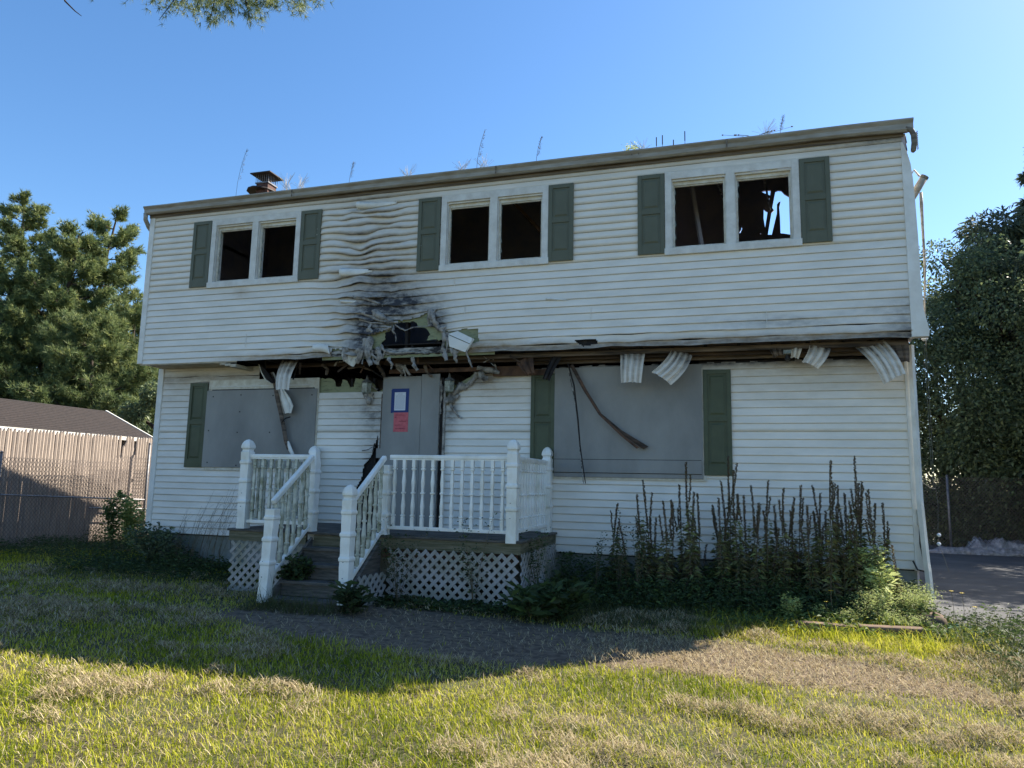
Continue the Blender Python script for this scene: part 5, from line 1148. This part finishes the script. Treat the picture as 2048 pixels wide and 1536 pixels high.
def chainlink(P, z0f, z1f, name, label, posts, rails, cell=.062, wr=.0022, obj_post_r=.022):
    """P: two ends (x, y); heights are functions of 0..1 along it"""
    A = Vector((*P[0], 0)); B = Vector((*P[1], 0)); L_ = (B - A).length; d = (B - A) / L_; t = thing(name, tuple(A + Vector((0, 0, GZ))), label, 'fence')
    V = []; F = []; nrm = Vector((-d.y, d.x, 0))
    def wirepiece(p, q):
        o = len(V); dd = (q - p).normalized(); s = dd.cross(nrm).normalized() * wr
        V.extend([tuple(p - s), tuple(p + nrm * wr), tuple(p + s), tuple(q - s), tuple(q + nrm * wr), tuple(q + s)]); F.extend([(o, o + 1, o + 4, o + 3), (o + 1, o + 2, o + 5, o + 4), (o + 2, o, o + 3, o + 5)])
    H = max(z1f(0), z1f(1)) - min(z0f(0), z0f(1)); zb = min(z0f(0), z0f(1)); n = int((L_ + H) / cell) + 1
    for sg in (1, -1):
        for k in range(-int(H / cell) - 1, n):
            u0 = k * cell; pts = []
            m_ = 14
            for i in range(m_ + 1):
                zz = zb + H * i / m_; u = u0 + (zz - zb) * (.9 if sg > 0 else -.9) + (0 if sg > 0 else H * .9)
                pts.append((u, zz))
            for (ua, za), (ub, zb_) in zip(pts[:-1], pts[1:]):
                if 0 <= ua <= L_ and 0 <= ub <= L_ and z0f(ua / L_) - .02 <= za and zb_ <= z1f(ub / L_) + .02: wirepiece(A + d * ua + Vector((0, 0, za)), A + d * ub + Vector((0, 0, zb_)))
    o = rawmesh('wire_mesh', np.array(V), np.array(F), M['wire'], t); o['kind'] = 'stuff'
    for u, a, b, r_ in posts: q = A + d * u; MB().tube([(q.x, q.y, a), (q.x, q.y, b)], r_, 8).stack([(b, r_ * 1.15), (b + .02, r_ * .8), (b + .035, .004)], q.x, q.y, 8, 0).build('fence_post', M['metal'], t, smooth=True)
    for (u0, za), (u1, zb_), r_ in rails: MB().tube([A + d * u0 + Vector((0, 0, za)), A + d * u1 + Vector((0, 0, zb_))], r_, 6).build('fence_rail', M['metal'], t)
    return t
pl = at(3, 905, x=-3.75); pr_ = at(300, 888, x=-3.75)
chainlink(((-3.75, pl.y - 2.5), (-3.75, 6.5)), lambda t: GZ, lambda t: 1.06 + .42 * t, 'chain_link_fence', 'rusty chain-link fence in front of the stockade fence', [(2.5, -.6, pl.z, .026), (pr_.y - pl.y + 2.5, -.6, pr_.z, .028)], [((0, .62), (pr_.y - pl.y + 2.5, .36), .018), ((4.5, .22), (6.8, .12), .014)], cell=.075, wr=.0042)
dp = at(1905, 1108, y=9.7)
chainlink(((11.0, 9.75), (18, 9.75)), lambda t: GZ, lambda t: 1.25, 'chain_link_fence', 'chain-link fence along the back of the driveway', [(dp.x - 11.0, -.6, 1.27, .028), (5.6, -.6, 1.27, .028)], [], cell=.075, wr=.0042)

shed = thing('garage', (-6.5, 4, GZ), 'low garage with a dark shingled gable roof behind the stockade fence', 'garage')
ex, ez, rx, rz_, ye = -5.2, 1.84, -7.3, 2.66, 6.0
er = at(308, 878, x=ex); ye = er.y; re = at(210, 822, y=ye); rx, rz_ = re.x, re.z; ez = er.z
y0_ = -6.0
MB().box((rx * 2 - ex + .3, y0_ + .2, GZ), (ex - .3, ye - .2, ez - .05)).build('wall', M['picket'], shed)
MB().add([(ex - .3, ye - .2, ez - .1), (rx * 2 - ex + .3, ye - .2, ez - .1), (rx, ye - .2, rz_ - .1), (ex - .3, ye - .15, ez - .1), (rx * 2 - ex + .3, ye - .15, ez - .1), (rx, ye - .15, rz_ - .1)], [(0, 1, 2), (5, 4, 3), (0, 2, 5, 3), (2, 1, 4, 5)]).build('gable', M['picket'], shed)
nc = 16
for sg in (0, 1):
    for i in range(nc):
        t0, t1 = i / nc, (i + 1.15) / nc; t1 = min(t1, 1)
        f = (lambda t: (ex + (rx - ex) * t, ez + (rz_ - ez) * t)) if sg == 0 else (lambda t: (2 * rx - ex - (rx - ex) * t, ez + (rz_ - ez) * t))
        (xa, za), (xb, zb) = f(t0), f(t1)
        MB().add([(xa, y0_, za), (xa, ye, za), (xb, ye, zb), (xb, y0_, zb), (xa, y0_, za + .014), (xa, ye, za + .014), (xb, ye, zb + .003), (xb, y0_, zb + .003)], [(0, 3, 2, 1), (4, 5, 6, 7), (0, 1, 5, 4), (1, 2, 6, 5), (2, 3, 7, 6), (3, 0, 4, 7)]).build('shingle_course', M['droof'], shed)
MB().box((ex - .01, y0_, ez - .09), (ex + .03, ye, ez + .0)).build('fascia', M['trimgrey'], shed)
MB().bar((ex, ye + .02, ez - .02), (rx, ye + .02, rz_ - .02), .04, .09).build('rake_board', M['vinyl'], shed)

# ------------------------------------------------------------------ trees
def tree_mesh_pine(h, r, seed, dens=1.0, low=.22, lean=0):
    q = np.random.default_rng(seed); wood = MB(); tp = [Vector((lean * (z_ / h) ** 1.5 + .25 * math.sin(z_ * .5 + seed) * (z_ / h), .2 * math.cos(z_ * .4 + seed) * (z_ / h), z_)) for z_ in np.linspace(0, h, 9)]
    wood.tube(tp, list(np.linspace(.055 * h ** .75 * .55, .03, 9)), 8, False); CP = []; CD = []
    nb = int(42 * (h / 12) ** .6)
    for i in range(nb):
        f = low + (1 - low) * (i / nb) ** .85; f = min(f, .985); zc = f * h; k = f * 8; kk = min(7, int(k)); base = tp[kk].lerp(tp[kk + 1], k - kk)
        az = i * 2.4 + q.uniform(-.5, .5); prof = min(1, (1 - f) / .60) ** .85 * (.8 if f < .35 else 1); L = r * prof * q.uniform(.65, 1.1) + .35
        up = .18 + .5 * f; d = Vector((math.cos(az), math.sin(az), up)).normalized(); pts = []
        for s in np.linspace(0, 1, 6): pts.append(base + Vector((d.x * L * s, d.y * L * s, L * (up * s * .5 + .22 * s * s - .10 * math.sin(s * 3)))))
        wood.tube(pts, list(np.linspace(.02 + .012 * L, .008, 6)), 5, False)
        ns = int(7 + L * 5)
        for j in range(ns):
            s = q.uniform(.28, 1); k2 = s * 5; k3 = min(4, int(k2)); b0 = pts[k3].lerp(pts[k3 + 1], k2 - k3); sa = az + q.choice([-1, 1]) * q.uniform(.3, 1.1); sl_ = L * .33 * (1.15 - s) + .35; sl_ *= q.uniform(.6, 1.2)
            e = b0 + Vector((math.cos(sa) * sl_, math.sin(sa) * sl_, sl_ * q.uniform(.15, .6))); wood.tube([b0, e], [.012, .005], 3, False)
            for m_ in range(int(7 + sl_ * 17 * dens)):
                s4 = q.uniform(.2, 1.05); c = b0.lerp(e, s4); CP.append(tuple(c + Vector(q.normal(0, .07, 3)))); CD.append((math.cos(sa) * .7, math.sin(sa) * .7, q.uniform(.2, 1)))
    CP = np.array(CP); CD = np.array(CD); n = len(CP); K = 9; P = np.repeat(CP, K, 0); dirs = np.repeat(CD, K, 0) * .9 + q.normal(0, .62, (n * K, 3)); dirs /= np.linalg.norm(dirs, axis=1, keepdims=True)
    L = q.uniform(.13, .23, n * K); s = np.cross(dirs, q.normal(size=(n * K, 3))); s /= np.linalg.norm(s, axis=1, keepdims=True); s *= .011 + .004 * (h > 9)
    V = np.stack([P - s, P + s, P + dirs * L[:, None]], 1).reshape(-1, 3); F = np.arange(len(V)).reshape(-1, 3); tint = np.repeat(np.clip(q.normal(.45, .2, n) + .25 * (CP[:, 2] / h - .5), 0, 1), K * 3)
    return wood, V, F, tint
def pine(px, top, y, h, r, seed, label, dens=1.0, low=.22, lean=0):
    p = at(px, top, y=y); h = p.z - GZ; t = thing('pine_tree', (p.x - lean, y, GZ), label, 'tree', 'pines behind the garage'); wood, V, F, tint = tree_mesh_pine(h, r, seed, dens, low, lean)
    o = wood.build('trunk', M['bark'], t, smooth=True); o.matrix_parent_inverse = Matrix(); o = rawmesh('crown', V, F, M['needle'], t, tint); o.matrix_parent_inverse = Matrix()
pine(222, 436, 12, 11, 2.6, 1, 'tall pine nearest the house on the left, its top clear of its neighbours', 1.5, .16)
pine(40, 405, 14, 12, 3.9, 2, 'tallest dense pine at the left edge of the frame', 1.6, .14)
pine(140, 470, 10, 10, 3.0, 3, 'pine between the two tallest ones, with dark forked trunks', 1.3, .25, .6)
pine(-60, 395, 15, 14, 4.0, 4, 'pine cut off by the left frame edge', 1.4, .14)
pine(262, 620, 10.5, 8, 2.2, 5, 'lower bright pine reaching towards the house wall', 1.5, .1, .3)
pine(350, 650, 16, 8, 2.6, 6, 'pine mostly hidden behind the left end of the house', 1.4, .1)
pine(200, 640, 8.6, 7, 2.2, 7, 'small bushy pine directly above the garage roof', 1.4, .2)
pine(110, 590, 9.6, 7, 2.4, 8, 'low wide pine between the bushy one and the left frame edge', 1.4, .15)
pine(10, 560, 9.0, 7, 2.4, 9, 'low dense pine at the left frame edge before the taller ones', 1.4, .15)
pine(300, 640, 14, 8, 2.6, 10, 'pine behind the one nearest the house, showing beside the corner post', 1.4, .1)

def broadleaf(name, x, y, h, r, seed, label, n=26000, material='leaf', leafsize=(.06, .12), low=.12, group=None, blobs=26, mean=.4, oval=1.0, cat='tree'):
    q = np.random.default_rng(seed); t = thing(name, (x, y, GZ), label, cat, group); wood = MB(); wood.tube([(0, 0, 0), (.1, .05, h * .3), (0, .1, h * .6), (.1, 0, h * .9)], [.09 + .012 * h, .07 + .01 * h, .06, .02], 7, False); P = []; Dn = []
    for i in range(blobs):
        f = q.uniform(low, .97); rad = r * math.sqrt(max(.05, 1 - ((f - .42) / .6) ** 2)) ; a = q.uniform(0, 6.28); rr_ = rad * q.uniform(.35, .95); c = np.array([math.cos(a) * rr_, math.sin(a) * rr_, f * h]); br = r * q.uniform(.26, .46)
        wood.tube([(0, .05, max(.2, f * h - rr_ * .7)), tuple(c * np.array([.5, .5, 1]) - np.array([0, 0, .2])), tuple(c)], [.05, .03, .012], 4, False)
        k = int(n / blobs * (br / r / .36) ** 2); dd = q.normal(size=(k, 3)); dd /= np.linalg.norm(dd, axis=1, keepdims=True); P.append(c + dd * br * (q.random((k, 1)) ** .35) * np.array([1, 1, .8 * oval])); Dn.append(dd + q.normal(0, .6, (k, 3)))
    P = np.concatenate(P); Dn = np.concatenate(Dn); P[:, 2] = np.maximum(P[:, 2], .05); k = len(P); L = q.uniform(*leafsize, k)
    o = wood.build('trunk', M['bark'], t, smooth=True); o.matrix_parent_inverse = Matrix()
    tint = np.clip(q.normal(mean, .2, k), 0, 1); o = leaves(P, L, L * (.6 if material == 'leaf' else .22), Dn, tint, 'crown', M[material], t, .25); o.matrix_parent_inverse = Matrix()
def bl_at(name, px, top, y, r, seed, label, **k): p = at(px, top, y=y); broadleaf(name, p.x, y, p.z - GZ, r, seed, label, **k)
G1 = 'trees behind the driveway'
bl_at('broadleaf_tree', 1905, 492, 12.2, 2.0, 11, 'leafy green tree just right of the house corner', group=G1, n=42000, low=.03, blobs=46)
bl_at('broadleaf_tree', 1990, 520, 11.6, 2.0, 12, 'broad leafy tree in the middle of the dark green wall', group=G1, n=42000, low=.03, blobs=46)
bl_at('broadleaf_tree', 2080, 500, 11.2, 2.2, 13, 'leafy tree at the right frame edge', group=G1, n=34000, low=.03, blobs=44)
bl_at('broadleaf_tree', 1860, 560, 13.2, 1.9, 14, 'leafy tree half hidden behind the house corner', group=G1, n=30000, low=.03, blobs=36)
bl_at('cedar_tree', 2092, 225, 13.5, .95, 15, 'tall thin cedar rising above the right edge', n=26000, material='cedar', leafsize=(.12, .26), low=.2, blobs=40, oval=.45, mean=.5)
bl_at('cedar_tree', 2040, 430, 13.0, 2.2, 16, 'spreading grey-green cedar above the leafy trees on the right', n=26000, material='cedar', leafsize=(.12, .26), low=.45, blobs=34, oval=.45, mean=.6)
broadleaf('broadleaf_tree', 18.9, 5.6, 8.2, 2.8, 17, 'tree out of view beside the driveway, rear one', n=16000, low=.05, blobs=34, leafsize=(.12, .2))
broadleaf('broadleaf_tree', 18.1, 9.2, 8.5, 2.8, 23, 'tree out of view beside the driveway, nearest the back fence', n=20000, low=.05, blobs=38, leafsize=(.12, .2))
broadleaf('broadleaf_tree', 18.2, 1.0, 7.6, 2.8, 18, 'tree out of view beside the driveway, front one', n=16000, low=.05, blobs=34, leafsize=(.12, .2))
bl_at('hedge_bush', 318, 770, 7.8, .9, 19, 'rounded leafy bush beyond the far garage corner', n=9000, low=.02, blobs=22, group=None, cat='bush')
bl_at('hedge_bush', 255, 800, 8.6, 1.0, 20, 'leafy bush showing over the garage roof', n=9000, low=.02, blobs=22, cat='bush')
broadleaf('broadleaf_tree', -16, 20, 8, 4.5, 21, 'leafy tree far back behind the pines on the left', n=20000, low=.0, blobs=30, leafsize=(.14, .26))
broadleaf('broadleaf_tree', -24, 17, 8, 5, 22, 'leafy tree far back at the left edge', n=20000, low=.0, blobs=30, leafsize=(.14, .26))

# overhanging pine bough of the tree standing left of the camera
bt = thing('pine_bough', (-3, -5, GZ), 'green pine bough reaching into the top left of the sky', 'pine branch')
wood = MB(); CP = []; CD = []; q = np.random.default_rng(77); yb = -2.5
wood.tube([(-3, -5, -.6), (-2.9, -5, 4), (-3, -5.1, 9), (-3, -5, 11)], [.25, .22, .16, .08], 8, False)
main = [Vector((-3, -5, 8.6)), at(250, -130, y=yb - .5), at(400, -45, y=yb), at(520, -18, y=yb), at(620, -10, y=yb)]
wood.tube(main, [.09, .05, .03, .02, .008], 6, False)
for (u0, v0, u1, v1, n) in [(330, -60, 175, -5, 12), (330, -60, 250, 5, 14), (360, -50, 300, 8, 30), (390, -45, 318, 40, 12), (350, -40, 330, 12, 30), (400, -40, 350, 22, 60), (420, -40, 385, 32, 60), (440, -36, 420, 40, 60), (460, -30, 455, 28, 60), (480, -28, 500, 34, 50), (500, -25, 525, 46, 34), (520, -22, 555, 22, 50), (560, -14, 600, 18, 40), (580, -12, 640, 4, 26), (540, -16, 500, 14, 50), (470, -30, 420, 10, 60), (600, -12, 612, 16, 24), (400, -50, 470, 0, 70), (430, -50, 560, -4, 80), (380, -50, 400, 5, 60)]:
    a, b = at(u0, v0, y=yb + q.uniform(-.5, .5)), at(u1, v1, y=yb + q.uniform(-.5, .5)); wood.tube([a, a.lerp(b, .5) + Vector((0, 0, .04)), b], [.012, .008, .003], 4, False)
    for i in range(n):
        s = q.uniform(.35, 1); c = a.lerp(b, s); CP.append(tuple(c + Vector(q.normal(0, .05, 3)))); dv = (b - a).normalized(); CD.append((dv.x, dv.y, dv.z))
tw = at(130, 2, y=yb); wood.tube([at(120, -40, y=yb), tw, at(150, 22, y=yb), at(163, 32, y=yb)], [.02, .012, .008, .004], 5, False)
CP = np.array(CP); CD = np.array(CD); n = len(CP); K = 12; P = np.repeat(CP, K, 0); dirs = np.repeat(CD, K, 0) + q.normal(0, .6, (n * K, 3)); dirs /= np.linalg.norm(dirs, axis=1, keepdims=True); L = q.uniform(.06, .11, n * K)
s = np.cross(dirs, q.normal(size=(n * K, 3))); s /= np.linalg.norm(s, axis=1, keepdims=True); s *= .0028; V = np.stack([P - s, P + s, P + dirs * L[:, None]], 1).reshape(-1, 3)
wood.build('branch', M['bark'], bt, smooth=True); rawmesh('needles', V, np.arange(len(V)).reshape(-1, 3), M['needle'], bt, np.repeat(np.clip(q.normal(.6, .2, n), 0, 1), K * 3))
for o in bpy.data.objects:
    if '_o' in o: del o['_o']
